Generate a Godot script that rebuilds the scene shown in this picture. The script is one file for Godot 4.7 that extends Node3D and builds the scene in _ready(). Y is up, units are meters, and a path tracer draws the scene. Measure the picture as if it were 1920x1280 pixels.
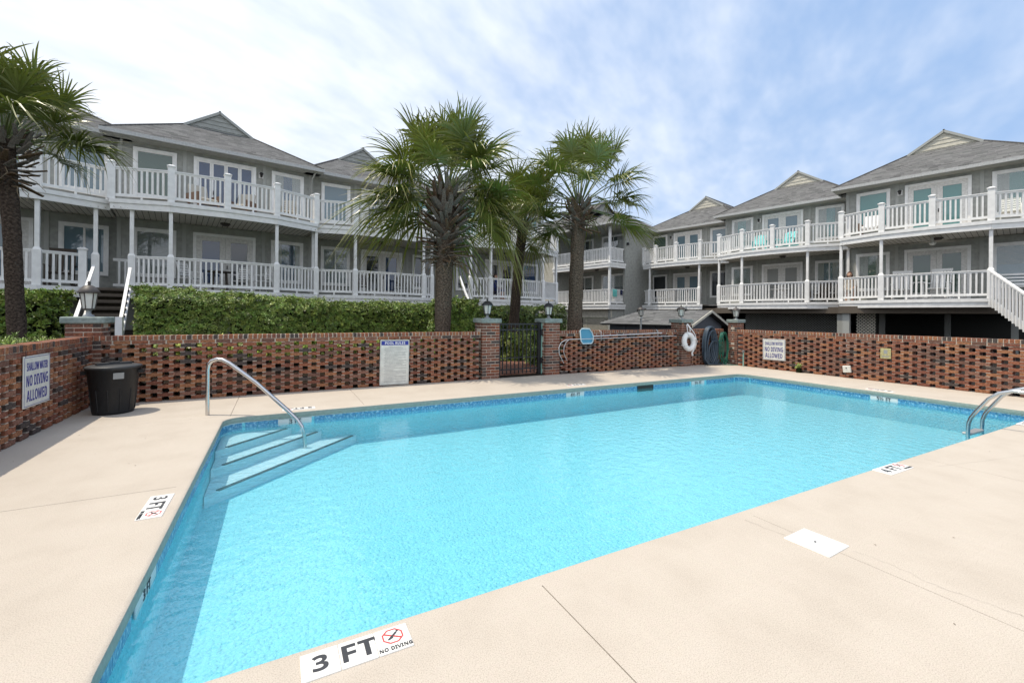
extends Node3D

var rng := RandomNumberGenerator.new()
var M := {}
var used := {}
var noise_cache := {}

# ---------------------------------------------------------------- helpers
func lin(r: float, g: float, b: float) -> Color:
	return Color(r, g, b).linear_to_srgb()

func noise_tex(sd: int, freq: float, lo: Color, hi: Color, size := 256, octaves := 4, kind := 0, mid = null) -> NoiseTexture2D:
	var n := FastNoiseLite.new()
	n.seed = sd
	n.frequency = freq
	n.fractal_octaves = octaves
	n.noise_type = FastNoiseLite.TYPE_SIMPLEX_SMOOTH if kind == 0 else FastNoiseLite.TYPE_CELLULAR
	if kind == 2:
		n.cellular_return_type = FastNoiseLite.RETURN_DISTANCE2_SUB
	var t := NoiseTexture2D.new()
	t.width = size
	t.height = size
	t.seamless = true
	t.noise = n
	var g := Gradient.new()
	g.set_color(0, lo)
	g.set_color(1, hi)
	if mid != null:
		g.add_point(0.5, mid)
	t.color_ramp = g
	return t

func mat(called: String, c: Color, rough := 0.7, spec := 0.5, metal := 0.0) -> StandardMaterial3D:
	var m := StandardMaterial3D.new()
	m.resource_name = called
	m.albedo_color = c
	m.roughness = rough
	m.metallic_specular = spec
	m.metallic = metal
	m.cull_mode = BaseMaterial3D.CULL_DISABLED
	M[called] = m
	return m

func textured(m: StandardMaterial3D, tex: Texture2D, scale: float, bump: Texture2D = null, bump_scale := 0.0, world := true) -> StandardMaterial3D:
	m.uv1_triplanar = true
	m.uv1_world_triplanar = world
	m.uv1_scale = Vector3.ONE * scale
	m.uv1_triplanar_sharpness = 4.0
	if tex:
		m.albedo_texture = tex
	if bump:
		m.heightmap_enabled = true
		m.heightmap_texture = bump
		m.heightmap_scale = bump_scale
	return m

func numbered(called: String, parent: Node) -> String:
	var key := str(parent.get_instance_id()) + called
	if not used.has(key):
		used[key] = 0
		return called
	used[key] += 1
	return "%s_%03d" % [called, used[key]]

func tag(o: Node3D, label := "", category := "", group := "", kind := "") -> Node3D:
	if label: o.set_meta("label", label)
	if category: o.set_meta("category", category)
	if group: o.set_meta("group", group)
	if kind: o.set_meta("kind", kind)
	return o

func thing(called: String, label: String, category: String, at := Vector3.ZERO, turn := 0.0, group := "") -> Node3D:
	var o := Node3D.new()
	o.name = numbered(called, self)
	add_child(o)
	o.position = at
	o.rotation.y = turn
	tag(o, label, category, group)
	return o

func pt(called: String, m: Mesh, material: Material, parent: Node, xf := Transform3D.IDENTITY) -> MeshInstance3D:
	var o := MeshInstance3D.new()
	o.name = numbered(called, parent)
	o.mesh = m
	o.material_override = material
	o.transform = xf
	parent.add_child(o)
	return o

func at(p: Vector3, ry := 0.0, s := Vector3.ONE) -> Transform3D:
	return Transform3D(Basis(Vector3.UP, ry) * Basis.from_scale(s), p)

func ST() -> SurfaceTool:
	var st := SurfaceTool.new()
	st.begin(Mesh.PRIMITIVE_TRIANGLES)
	st.set_smooth_group(-1)
	return st

func fin(st: SurfaceTool) -> ArrayMesh:
	st.generate_normals()
	return st.commit()

func tri(st: SurfaceTool, a: Vector3, b: Vector3, c: Vector3) -> void:   # a b c counter-clockwise seen from the front
	st.add_vertex(a); st.add_vertex(c); st.add_vertex(b)

func quad(st: SurfaceTool, a: Vector3, b: Vector3, c: Vector3, d: Vector3) -> void:
	tri(st, a, b, c); tri(st, a, c, d)

func xbox(st: SurfaceTool, xf: Transform3D, s: Vector3) -> void:
	var h := s / 2
	var p := []
	for k in 8:
		p.append(xf * Vector3(h.x if k & 1 else -h.x, h.y if k & 2 else -h.y, h.z if k & 4 else -h.z))
	quad(st, p[4], p[5], p[7], p[6]); quad(st, p[1], p[0], p[2], p[3])
	quad(st, p[5], p[1], p[3], p[7]); quad(st, p[0], p[4], p[6], p[2])
	quad(st, p[6], p[7], p[3], p[2]); quad(st, p[0], p[1], p[5], p[4])

func bx(st: SurfaceTool, c: Vector3, s: Vector3, ry := 0.0) -> void:
	xbox(st, Transform3D(Basis(Vector3.UP, ry), c), s)

func boxm(s: Vector3) -> ArrayMesh:
	var st := ST()
	bx(st, Vector3.ZERO, s)
	return fin(st)

func chamfer(s: Vector3, c: float) -> ArrayMesh:      # a box with bevelled edges
	var st := ST()
	var h := s / 2
	var f := func(ax: int, sg: float, u: float, v: float) -> Vector3:
		var p := Vector3.ZERO
		p[ax] = sg * h[ax]
		p[(ax + 1) % 3] = u * (h[(ax + 1) % 3] - c)
		p[(ax + 2) % 3] = v * (h[(ax + 2) % 3] - c)
		return p
	for ax in 3:
		for sg in [-1.0, 1.0]:
			var q := [f.call(ax, sg, -1, -1), f.call(ax, sg, 1, -1), f.call(ax, sg, 1, 1), f.call(ax, sg, -1, 1)]
			if sg > 0: quad(st, q[0], q[1], q[2], q[3])
			else: quad(st, q[3], q[2], q[1], q[0])
		var bx_ := (ax + 1) % 3
		for sa in [-1.0, 1.0]:
			for sb in [-1.0, 1.0]:
				# edge between the faces ax=sa and bx_=sb, running along the third axis
				var a0: Vector3 = f.call(ax, sa, sb, -1)
				var a1: Vector3 = f.call(ax, sa, sb, 1)
				var b0: Vector3 = f.call(bx_, sb, -1, sa)
				var b1: Vector3 = f.call(bx_, sb, 1, sa)
				if sa * sb > 0: quad(st, a0, b0, b1, a1)
				else: quad(st, a1, b1, b0, a0)
	for k in 8:
		var sx := 1.0 if k & 1 else -1.0
		var sy := 1.0 if k & 2 else -1.0
		var sz := 1.0 if k & 4 else -1.0
		var a: Vector3 = f.call(0, sx, sy, sz)
		var b: Vector3 = f.call(1, sy, sz, sx)
		var d: Vector3 = f.call(2, sz, sx, sy)
		if sx * sy * sz > 0: tri(st, a, b, d)
		else: tri(st, a, d, b)
	return fin(st)

func tube(st: SurfaceTool, pts: Array, r, seg := 8, caps := true) -> void:
	var rings := []
	var n := pts.size()
	var up := Vector3.UP
	for i in n:
		var d: Vector3 = (pts[min(i + 1, n - 1)] - pts[max(i - 1, 0)]).normalized()
		if absf(d.dot(up)) > 0.95: up = Vector3.RIGHT if absf(d.x) < 0.9 else Vector3.BACK
		var u := d.cross(up).normalized()
		var v := u.cross(d).normalized()
		up = v
		var rad: float = r[i] if r is Array else r
		var ring := []
		for k in seg:
			var a := TAU * k / seg
			ring.append(pts[i] + (u * cos(a) + v * sin(a)) * rad)
		rings.append(ring)
	st.set_smooth_group(1)
	for i in n - 1:
		for k in seg:
			var k2 := (k + 1) % seg
			quad(st, rings[i][k], rings[i][k2], rings[i + 1][k2], rings[i + 1][k])
	st.set_smooth_group(-1)
	if caps:
		for k in range(1, seg - 1):
			tri(st, rings[0][0], rings[0][k + 1], rings[0][k])
			tri(st, rings[n - 1][0], rings[n - 1][k], rings[n - 1][k + 1])

func lathe(st: SurfaceTool, prof: Array, seg := 20, smooth := true, xf := Transform3D.IDENTITY, ph := 0.0) -> void:  # prof: Vector2(radius, y) from the bottom up
	st.set_smooth_group(1 if smooth else -1)
	for i in prof.size() - 1:
		for k in seg:
			var a := TAU * k / seg + ph
			var b := TAU * (k + 1) / seg + ph
			var p: Vector2 = prof[i]
			var q: Vector2 = prof[i + 1]
			var v := [Vector3(cos(a) * p.x, p.y, -sin(a) * p.x), Vector3(cos(b) * p.x, p.y, -sin(b) * p.x), Vector3(cos(b) * q.x, q.y, -sin(b) * q.x), Vector3(cos(a) * q.x, q.y, -sin(a) * q.x)]
			if p.x > 1e-5: tri(st, xf * v[0], xf * v[1], xf * v[2])
			if q.x > 1e-5: tri(st, xf * v[0], xf * v[2], xf * v[3])
	st.set_smooth_group(-1)

func prism(st: SurfaceTool, poly: Array, y0: float, y1: float) -> void:     # poly: Vector2(x, z)
	var pk := PackedVector2Array(poly)
	var idx := Geometry2D.triangulate_polygon(pk)
	for i in range(0, idx.size(), 3):
		var a := pk[idx[i]]
		var b := pk[idx[i + 1]]
		var c := pk[idx[i + 2]]
		if (b - a).cross(c - a) > 0:
			var t := b; b = c; c = t
		tri(st, Vector3(a.x, y1, a.y), Vector3(b.x, y1, b.y), Vector3(c.x, y1, c.y))
		tri(st, Vector3(a.x, y0, a.y), Vector3(c.x, y0, c.y), Vector3(b.x, y0, b.y))
	var cw := Geometry2D.is_polygon_clockwise(pk)
	for i in pk.size():
		var a := pk[i]
		var b := pk[(i + 1) % pk.size()]
		if not cw:
			var t := a; a = b; b = t
		quad(st, Vector3(a.x, y0, a.y), Vector3(b.x, y0, b.y), Vector3(b.x, y1, b.y), Vector3(a.x, y1, a.y))

func text(called: String, s: String, height: float, material: Material, parent: Node, xf: Transform3D, squeeze := 1.0, bold := true) -> MeshInstance3D:
	var t := TextMesh.new()
	t.text = s
	var f := SystemFont.new()
	f.font_names = PackedStringArray(["Droid Sans"])
	f.font_weight = 700 if bold else 400
	t.font = f
	t.font_size = 64
	t.depth = 0.0015 / (height / 0.714 / 64.0 * 64.0)
	t.pixel_size = 1.0 / 64.0
	t.curve_step = 1.0
	var k := height / 0.714
	t.depth = 0.002 / k
	return pt(called, t, material, parent, xf * Transform3D(Basis.from_scale(Vector3(k * squeeze, k, k)), Vector3.ZERO))

func pick(a: Array):
	return a[rng.randi() % a.size()]

# ---------------------------------------------------------------- set-up
func set_camera() -> void:
	var yaw := deg_to_rad(28.0)
	var roll := deg_to_rad(0.5)
	var f := Vector3(sin(yaw), 0, -cos(yaw))
	var ri := Vector3(cos(yaw), 0, sin(yaw))
	var r := ri * cos(roll) + Vector3.UP * sin(roll)
	var u := Vector3.UP * cos(roll) - ri * sin(roll)
	var c := Camera3D.new()
	c.name = "camera"
	add_child(c)
	c.transform = Transform3D(Basis(r, u, -f), Vector3(0, 1.5, 0))
	c.near = 0.05
	c.far = 900.0
	c.set_frustum(2 * 0.05 * 0.7755, Vector2(0, -0.05 * 0.0612), 0.05, 900.0)
	c.current = true

func sky_image() -> ImageTexture:
	var w := 2048
	var h := 1024
	var im := Image.create_empty(w, h, false, Image.FORMAT_RGBF)
	var n1 := FastNoiseLite.new(); n1.seed = 11; n1.frequency = 0.55; n1.fractal_octaves = 8; n1.fractal_gain = 0.58
	var n2 := FastNoiseLite.new(); n2.seed = 29; n2.frequency = 0.16; n2.fractal_octaves = 3
	var n3 := FastNoiseLite.new(); n3.seed = 5; n3.frequency = 3.4; n3.fractal_octaves = 5; n3.fractal_gain = 0.6
	var sun := Vector3(-0.35, 1.0, -0.18).normalized()
	var clear := Vector2(0.98, -0.2).normalized()
	for j in h:
		var el := PI / 2 - PI * (j + 0.5) / h
		if el < 0.0:
			im.fill_rect(Rect2i(0, j, w, h - j), Color(0.35, 0.36, 0.36))
			break
		for i in w:
			var az := TAU * (i + 0.5) / w
			var d := Vector3(sin(az) * cos(el), sin(el), -cos(az) * cos(el))
			var y := maxf(d.y, 0.0)
			var c := Vector3(0.32, 0.445, 0.64).lerp(Vector3(0.17, 0.295, 0.53), pow(y, 0.6))
			# a cloud layer seen in perspective, streets of thin cloud running across
			var k := 1.0 / (y + 0.16)
			var q := Vector2(d.x, d.z) * k
			q = q.rotated(0.5)
			var warp := n2.get_noise_2d(q.x * 1.3 + 40.0, q.y * 1.3)
			var f := n1.get_noise_2d(q.x * 1.5 + warp * 1.2, q.y * 3.2 + warp) * 0.85 + n3.get_noise_2d(q.x * 0.9, q.y * 2.2) * 0.55 + n2.get_noise_2d(q.x, q.y) * 0.30
			var side := 0.85 - 1.25 * exp(-(1.0 - Vector2(d.x, d.z).normalized().dot(clear)) / 0.42)
			var cover := smoothstep(-0.75, 0.80, f * 0.40 + 0.70 * side - 0.12)
			cover = clampf(cover * 0.96, 0.0, 0.95)
			var near := pow(maxf(d.dot(sun), 0.0), 3.0)
			var cl := Vector3(0.75, 0.775, 0.82) * (0.97 + 0.12 * near) + Vector3.ONE * 0.05 * n3.get_noise_2d(q.x * 0.7 + 9.0, q.y * 1.2)
			c = c.lerp(cl, cover)
			c += Vector3(1.0, 0.97, 0.9) * (0.25 * pow(maxf(d.dot(sun), 0.0), 40.0))
			var hz := exp(-y * 9.0)
			c = c.lerp(Vector3(0.52, 0.60, 0.72), 0.32 * hz)
			if d.y < 0.0:
				c = Vector3(0.35, 0.36, 0.36)
			im.set_pixel(i, j, Color(c.x, c.y, c.z))
	return ImageTexture.create_from_image(im)

func set_light() -> void:
	var sk := PanoramaSkyMaterial.new()
	sk.panorama = sky_image()
	var sky := Sky.new()
	sky.sky_material = sk
	var e := Environment.new()
	e.background_mode = Environment.BG_SKY
	e.sky = sky
	e.background_energy_multiplier = 1.06
	e.ambient_light_source = Environment.AMBIENT_SOURCE_SKY
	e.tonemap_mode = Environment.TONE_MAPPER_LINEAR
	e.tonemap_exposure = EXPOSURE
	e.sdfgi_enabled = true
	e.ssao_enabled = true
	e.ssil_enabled = true
	var we := WorldEnvironment.new()
	we.name = "world_environment"
	we.environment = e
	add_child(we)
	var s := DirectionalLight3D.new()
	s.name = "sun"
	s.light_energy = 0.82
	s.light_color = Color(1.0, 0.955, 0.88)
	s.light_angular_distance = 0.53
	s.shadow_enabled = true
	add_child(s)
	var d := Vector3(0.35, -1.0, 0.18).normalized()
	s.look_at_from_position(Vector3(0, 30, 0), Vector3(0, 30, 0) + d, Vector3.BACK)

const EXPOSURE := 1.44

# ---------------------------------------------------------------- materials
func materials() -> void:
	var W := Color.WHITE
	var g := func(v: float) -> Color: return Color(v, v, v)
	var fine := noise_tex(1, 0.06, g.call(0.86), W, 256, 4)
	var blotch := noise_tex(2, 0.012, g.call(0.88), W, 512, 5)
	var grit := noise_tex(3, 0.16, g.call(0.0), W, 256, 3)
	M["fine"] = fine
	var con := noise_tex(4, 0.011, Color(0.955, 0.95, 0.945), W, 512, 6, 0, Color(0.985, 0.983, 0.98))
	textured(mat("concrete", lin(0.575, 0.517, 0.447), 0.9, 0.3), con, 0.28, grit, 0.25)
	var speck := noise_tex(44, 0.23, Color(0.8, 0.79, 0.78), W, 256, 2, 0, Color(0.97, 0.97, 0.97))
	var cm: StandardMaterial3D = M.concrete
	cm.detail_enabled = true
	cm.detail_albedo = speck
	cm.detail_blend_mode = BaseMaterial3D.BLEND_MODE_MUL
	cm.detail_uv_layer = BaseMaterial3D.DETAIL_UV_2
	cm.uv2_triplanar = true
	cm.uv2_world_triplanar = true
	cm.uv2_scale = Vector3.ONE * 2.3
	textured(mat("coping_paint", lin(0.29, 0.345, 0.305), 0.6), fine, 1.2)
	textured(mat("joint_dark", lin(0.10, 0.085, 0.07), 0.95, 0.2), fine, 1.0)
	var plas := noise_tex(6, 0.03, Color(0.90, 0.95, 0.97), W, 512, 5)
	var ripple := noise_tex(7, 0.035, g.call(0.0), W, 512, 2, 2)
	plas = noise_tex(6, 0.05, Color(0.83, 0.915, 0.945), W, 512, 3, 2)
	textured(mat("pool_plaster", lin(0.315, 0.775, 0.87), 0.8, 0.2), plas, 1.2, ripple, 2.0)
	textured(mat("step_plaster", lin(0.55, 0.78, 0.84), 0.8, 0.2), plas, 0.6)
	mat("nosing_tile", lin(0.015, 0.02, 0.03), 0.5)
	for k in 3:
		var bl := noise_tex(20 + k, 0.05, Color(0.16, 0.42, 0.62), Color(0.70, 0.84, 0.90), 128, 4, 0, Color(0.28, 0.55, 0.70))
		textured(mat("blue_tile_%d" % k, W, 0.25, 0.6), bl, 3.0)
	mat("white_tile", lin(0.78, 0.78, 0.76), 0.35, 0.5)
	mat("plate_tile", lin(0.58, 0.62, 0.62), 0.35, 0.5)
	mat("black_ink", lin(0.035, 0.038, 0.045), 0.6)
	mat("red_ink", lin(0.55, 0.06, 0.06), 0.6)
	mat("navy_ink", lin(0.03, 0.03, 0.22), 0.6)
	var wt := mat("water", Color(0.10, 0.66, 0.80, 0.13), 0.03, 0.5)
	wt.albedo_color = Color(lin(0.08, 0.55, 0.72), 0.13)
	wt.transparency = BaseMaterial3D.TRANSPARENCY_ALPHA
	wt.normal_enabled = true
	var wn := FastNoiseLite.new(); wn.seed = 77; wn.frequency = 0.016; wn.fractal_octaves = 4; wn.fractal_gain = 0.55
	var wnt := NoiseTexture2D.new(); wnt.width = 512; wnt.height = 512; wnt.seamless = true; wnt.noise = wn; wnt.as_normal_map = true; wnt.bump_strength = 5.0
	wt.normal_texture = wnt
	wt.normal_scale = 0.38
	wt.uv1_triplanar = true; wt.uv1_world_triplanar = true; wt.uv1_scale = Vector3(0.7, 0.7, 0.7)
	# bricks
	var bn := noise_tex(8, 0.05, g.call(0.62), W, 256, 5)
	var bb := noise_tex(9, 0.09, g.call(0.0), W, 256, 4)
	var bc := [lin(0.40, 0.16, 0.095), lin(0.47, 0.215, 0.115), lin(0.31, 0.125, 0.085), lin(0.35, 0.18, 0.13), lin(0.245, 0.13, 0.098), lin(0.125, 0.10, 0.092)]
	for k in bc.size():
		textured(mat("brick_%d" % k, bc[k], 0.88, 0.3), bn, 1.7 + 0.2 * k, bb, 0.35)
	textured(mat("mortar", lin(0.58, 0.51, 0.43), 0.95, 0.2), fine, 2.0, bb, 0.3)
	textured(mat("cap_stone", lin(0.30, 0.36, 0.34), 0.75), noise_tex(10, 0.03, g.call(0.75), W), 1.0)
	# buildings
	textured(mat("white_paint", lin(0.90, 0.90, 0.89), 0.45, 0.5), noise_tex(12, 0.02, g.call(0.93), W), 0.7)
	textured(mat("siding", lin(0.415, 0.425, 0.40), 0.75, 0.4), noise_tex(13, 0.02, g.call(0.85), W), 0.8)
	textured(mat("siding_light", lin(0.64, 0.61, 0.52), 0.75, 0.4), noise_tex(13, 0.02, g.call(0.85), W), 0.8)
	mat("trim_grey", lin(0.38, 0.39, 0.37), 0.75)
	textured(mat("gutter_grey", lin(0.52, 0.53, 0.53), 0.5), fine, 0.8)
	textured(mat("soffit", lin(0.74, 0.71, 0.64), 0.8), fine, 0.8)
	textured(mat("deck_board", lin(0.50, 0.47, 0.43), 0.85), fine, 1.0)
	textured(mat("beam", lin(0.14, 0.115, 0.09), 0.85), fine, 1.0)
	textured(mat("dark_mulch", lin(0.035, 0.03, 0.025), 0.95, 0.2), noise_tex(17, 0.03, g.call(0.6), W, 512, 6), 0.5)
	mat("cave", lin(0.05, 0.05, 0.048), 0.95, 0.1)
	var rf := mat("shingle", W, 0.95, 0.2)
	rf.vertex_color_use_as_albedo = true
	textured(rf, noise_tex(14, 0.2, g.call(0.72), W, 256, 3), 2.2)
	mat("roof_felt", lin(0.10, 0.10, 0.10), 0.95, 0.2)
	mat("roof_edge", lin(0.07, 0.08, 0.085), 0.8)
	textured(mat("door_paint", lin(0.80, 0.79, 0.76), 0.5), fine, 0.6)
	for d in [["glass_blue", lin(0.03, 0.06, 0.13)], ["glass_teal", lin(0.10, 0.25, 0.24)], ["glass_grey", lin(0.13, 0.20, 0.24)], ["glass_dark", lin(0.03, 0.035, 0.04)], ["glass_green", lin(0.065, 0.11, 0.085)]]:
		var gm := mat(d[0], d[1], 0.03, 0.62)
		gm.clearcoat_enabled = true
		gm.clearcoat = 0.6
		gm.clearcoat_roughness = 0.02
	var cg := mat("clear_glass", Color(0.6, 0.7, 0.7, 0.10), 0.02, 0.6)
	cg.transparency = BaseMaterial3D.TRANSPARENCY_ALPHA
	textured(mat("curtain", lin(0.50, 0.50, 0.48), 0.9), fine, 1.0)
	mat("blind", lin(0.30, 0.31, 0.30), 0.7)
	mat("black_metal", lin(0.018, 0.019, 0.022), 0.45, 0.5)
	mat("bronze", lin(0.06, 0.05, 0.045), 0.5)
	mat("lamp_glass", lin(0.62, 0.62, 0.58), 0.3, 0.5)
	mat("grey_metal", lin(0.30, 0.32, 0.33), 0.45, 0.5, 0.3)
	mat("steel", lin(0.60, 0.60, 0.60), 0.22, 0.5, 1.0)
	mat("alu", lin(0.72, 0.73, 0.74), 0.35, 0.5, 0.9)
	# things
	textured(mat("bin_plastic", lin(0.022, 0.023, 0.025), 0.5, 0.4), fine, 1.5)
	mat("bin_lid", lin(0.045, 0.047, 0.05), 0.5, 0.4)
	textured(mat("sign_white", lin(0.74, 0.75, 0.70), 0.4), noise_tex(15, 0.02, g.call(0.9), W), 1.5)
	mat("sign_blue", lin(0.02, 0.035, 0.30), 0.4)
	textured(mat("sign_yellow", lin(0.55, 0.50, 0.24), 0.5), noise_tex(16, 0.03, g.call(0.75), W), 2.0)
	mat("print_grey", lin(0.28, 0.29, 0.29), 0.6)
	textured(mat("shed_paint", lin(0.10, 0.11, 0.13), 0.8), fine, 0.8)
	mat("net_frame", lin(0.52, 0.66, 0.72), 0.5)
	mat("net_blue", lin(0.08, 0.30, 0.46), 0.7)
	mat("hose_blue", lin(0.035, 0.058, 0.085), 0.45)
	mat("hose_green", lin(0.012, 0.13, 0.085), 0.45)
	mat("pipe_green", lin(0.25, 0.48, 0.42), 0.6)
	mat("ring_white", lin(0.80, 0.80, 0.80), 0.5)
	mat("teal_plastic", lin(0.16, 0.60, 0.60), 0.5)
	mat("tan_fabric", lin(0.45, 0.42, 0.36), 0.9)
	mat("dark_wood", lin(0.07, 0.055, 0.042), 0.7)
	mat("wicker", lin(0.16, 0.10, 0.07), 0.8)
	mat("towel_teal", lin(0.14, 0.50, 0.46), 0.95)
	mat("towel_navy", lin(0.02, 0.025, 0.07), 0.95)
	mat("skin", lin(0.50, 0.30, 0.21), 0.55)
	mat("shirt_navy", lin(0.02, 0.03, 0.12), 0.9)
	mat("shirt_tan", lin(0.42, 0.36, 0.28), 0.9)
	mat("hair_dark", lin(0.035, 0.020, 0.014), 0.7)
	mat("hair_red", lin(0.075, 0.028, 0.016), 0.7)
	# ground and plants
	textured(mat("soil", lin(0.04, 0.03, 0.022), 0.95, 0.2), noise_tex(17, 0.03, g.call(0.6), W, 512, 6), 0.5, bb, 1.0)
	textured(mat("grass_ground", lin(0.075, 0.115, 0.03), 0.95, 0.2), noise_tex(18, 0.05, g.call(0.5), W, 512, 6), 0.4, bb, 1.5)
	var pv := noise_tex(19, 0.04, g.call(0.75), W, 256, 5)
	for k in 3:
		textured(mat("paver_%d" % k, [lin(0.36, 0.17, 0.12), lin(0.42, 0.22, 0.16), lin(0.30, 0.15, 0.11)][k], 0.9, 0.3), pv, 1.5)
	textured(mat("bark", lin(0.27, 0.215, 0.165), 0.95, 0.2), noise_tex(30, 0.05, g.call(0.45), W, 256, 5), 1.4, bb, 2.5)
	textured(mat("bark_dark", lin(0.165, 0.125, 0.098), 0.95, 0.2), noise_tex(30, 0.05, g.call(0.45), W, 256, 5), 1.4, bb, 2.5)
	textured(mat("boot_grey", lin(0.31, 0.275, 0.235), 0.9, 0.2), noise_tex(31, 0.06, g.call(0.5), W, 256, 4), 2.0)
	textured(mat("boot_brown", lin(0.25, 0.175, 0.115), 0.9, 0.2), noise_tex(31, 0.06, g.call(0.5), W, 256, 4), 2.0)
	var fr := mat("frond", W, 0.36, 0.6)
	fr.vertex_color_use_as_albedo = true
	fr.backlight_enabled = true
	fr.backlight = Color(0.45, 0.5, 0.15)
	var df := mat("dead_frond", lin(0.20, 0.15, 0.09), 0.8)
	df.backlight_enabled = true
	df.backlight = Color(0.2, 0.15, 0.1)
	var lf := mat("leaf", W, 0.40, 0.5)
	lf.vertex_color_use_as_albedo = true
	lf.backlight_enabled = true
	lf.backlight = Color(0.22, 0.28, 0.06)
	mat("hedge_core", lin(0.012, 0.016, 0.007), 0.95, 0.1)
	mat("twig", lin(0.08, 0.06, 0.04), 0.9)

# ---------------------------------------------------------------- ground, deck and pool
const LX0 := -0.66      # the lip of the pool's coping
const LX1 := 10.82
const LZ0 := -7.42
const LZ1 := -2.17
const WALL_X := -2.58
const WALL_Z := -9.25

func bed(x: float, z: float) -> float:       # the planted ground rises beyond the walls on the left
	var h := 0.02
	if x < WALL_X - 0.1:
		h = 0.86
	elif z < WALL_Z - 0.1:
		h = lerpf(0.52, 0.03, smoothstep(-1.5, 4.3, x))
	return h

func ground() -> void:
	var g := struct_node("ground")
	var st := ST()
	bx(st, Vector3(0, -2.3, 0), Vector3(1400, 0.5, 1400))
	pt("terrain", fin(st), M.grass_ground, g)
	# sheet outside the pool yard
	st = ST()
	for r in [[-60.0, WALL_X - 0.02, -60.0, 30.0], [WALL_X - 0.02, 80.0, -60.0, WALL_Z - 0.02], [12.8, 80.0, WALL_Z - 0.02, 30.0]]:
		var nx := int(maxf(4, (r[1] - r[0]) / 1.2))
		var nz := int(maxf(4, (r[3] - r[2]) / 1.6))
		nx = mini(nx, 60)
		for i in nx:
			for j in nz:
				var xa := lerpf(r[0], r[1], float(i) / nx)
				var xb := lerpf(r[0], r[1], float(i + 1) / nx)
				var za := lerpf(r[2], r[3], float(j) / nz)
				var zb := lerpf(r[2], r[3], float(j + 1) / nz)
				quad(st, Vector3(xa, bed2(xa, za, r), zb if false else za), Vector3(xa, bed2(xa, zb, r), zb), Vector3(xb, bed2(xb, zb, r), zb), Vector3(xb, bed2(xb, za, r), za))
	pt("bed_soil", fin(st), M.soil, g)
	st = ST()
	bx(st, Vector3(25, 0.02, 0), Vector3(24.3, 0.03, 40))
	bx(st, Vector3(11.6, 0.02, -12.5), Vector3(2.4, 0.03, 6))
	pt("mulch_bed", fin(st), M.dark_mulch, g)

func bed2(x: float, z: float, r: Array) -> float:
	if r[1] <= WALL_X: return 0.86
	if r[0] > 12.0: return 0.0
	return bed(x, z) if x > WALL_X + 0.2 else 0.52

func struct_node(called: String) -> Node3D:
	var o := Node3D.new()
	o.name = called
	add_child(o)
	o.set_meta("kind", "structure")
	return o

func lip_path(inset: float, rad: float, per := 8) -> Array:     # points and outward normals round the pool, counter-clockwise seen from above
	var out := []
	var x0 := LX0 + inset
	var x1 := LX1 - inset
	var z0 := LZ0 + inset
	var z1 := LZ1 - inset
	var cs := [[x0 + rad, z0 + rad, PI, 1.5 * PI, Vector2(-1, -1)], [x1 - rad, z0 + rad, 1.5 * PI, TAU, Vector2(1, -1)], [x1 - rad, z1 - rad, 0.0, 0.5 * PI, Vector2(1, 1)], [x0 + rad, z1 - rad, 0.5 * PI, PI, Vector2(-1, 1)]]
	for c in cs:
		for k in per + 1:
			var a: float = lerpf(c[2], c[3], float(k) / per)
			var n := Vector2(cos(a), sin(a))
			out.append([Vector2(c[0], c[1]) + n * rad, n, c[4], k])
	return out

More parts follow.
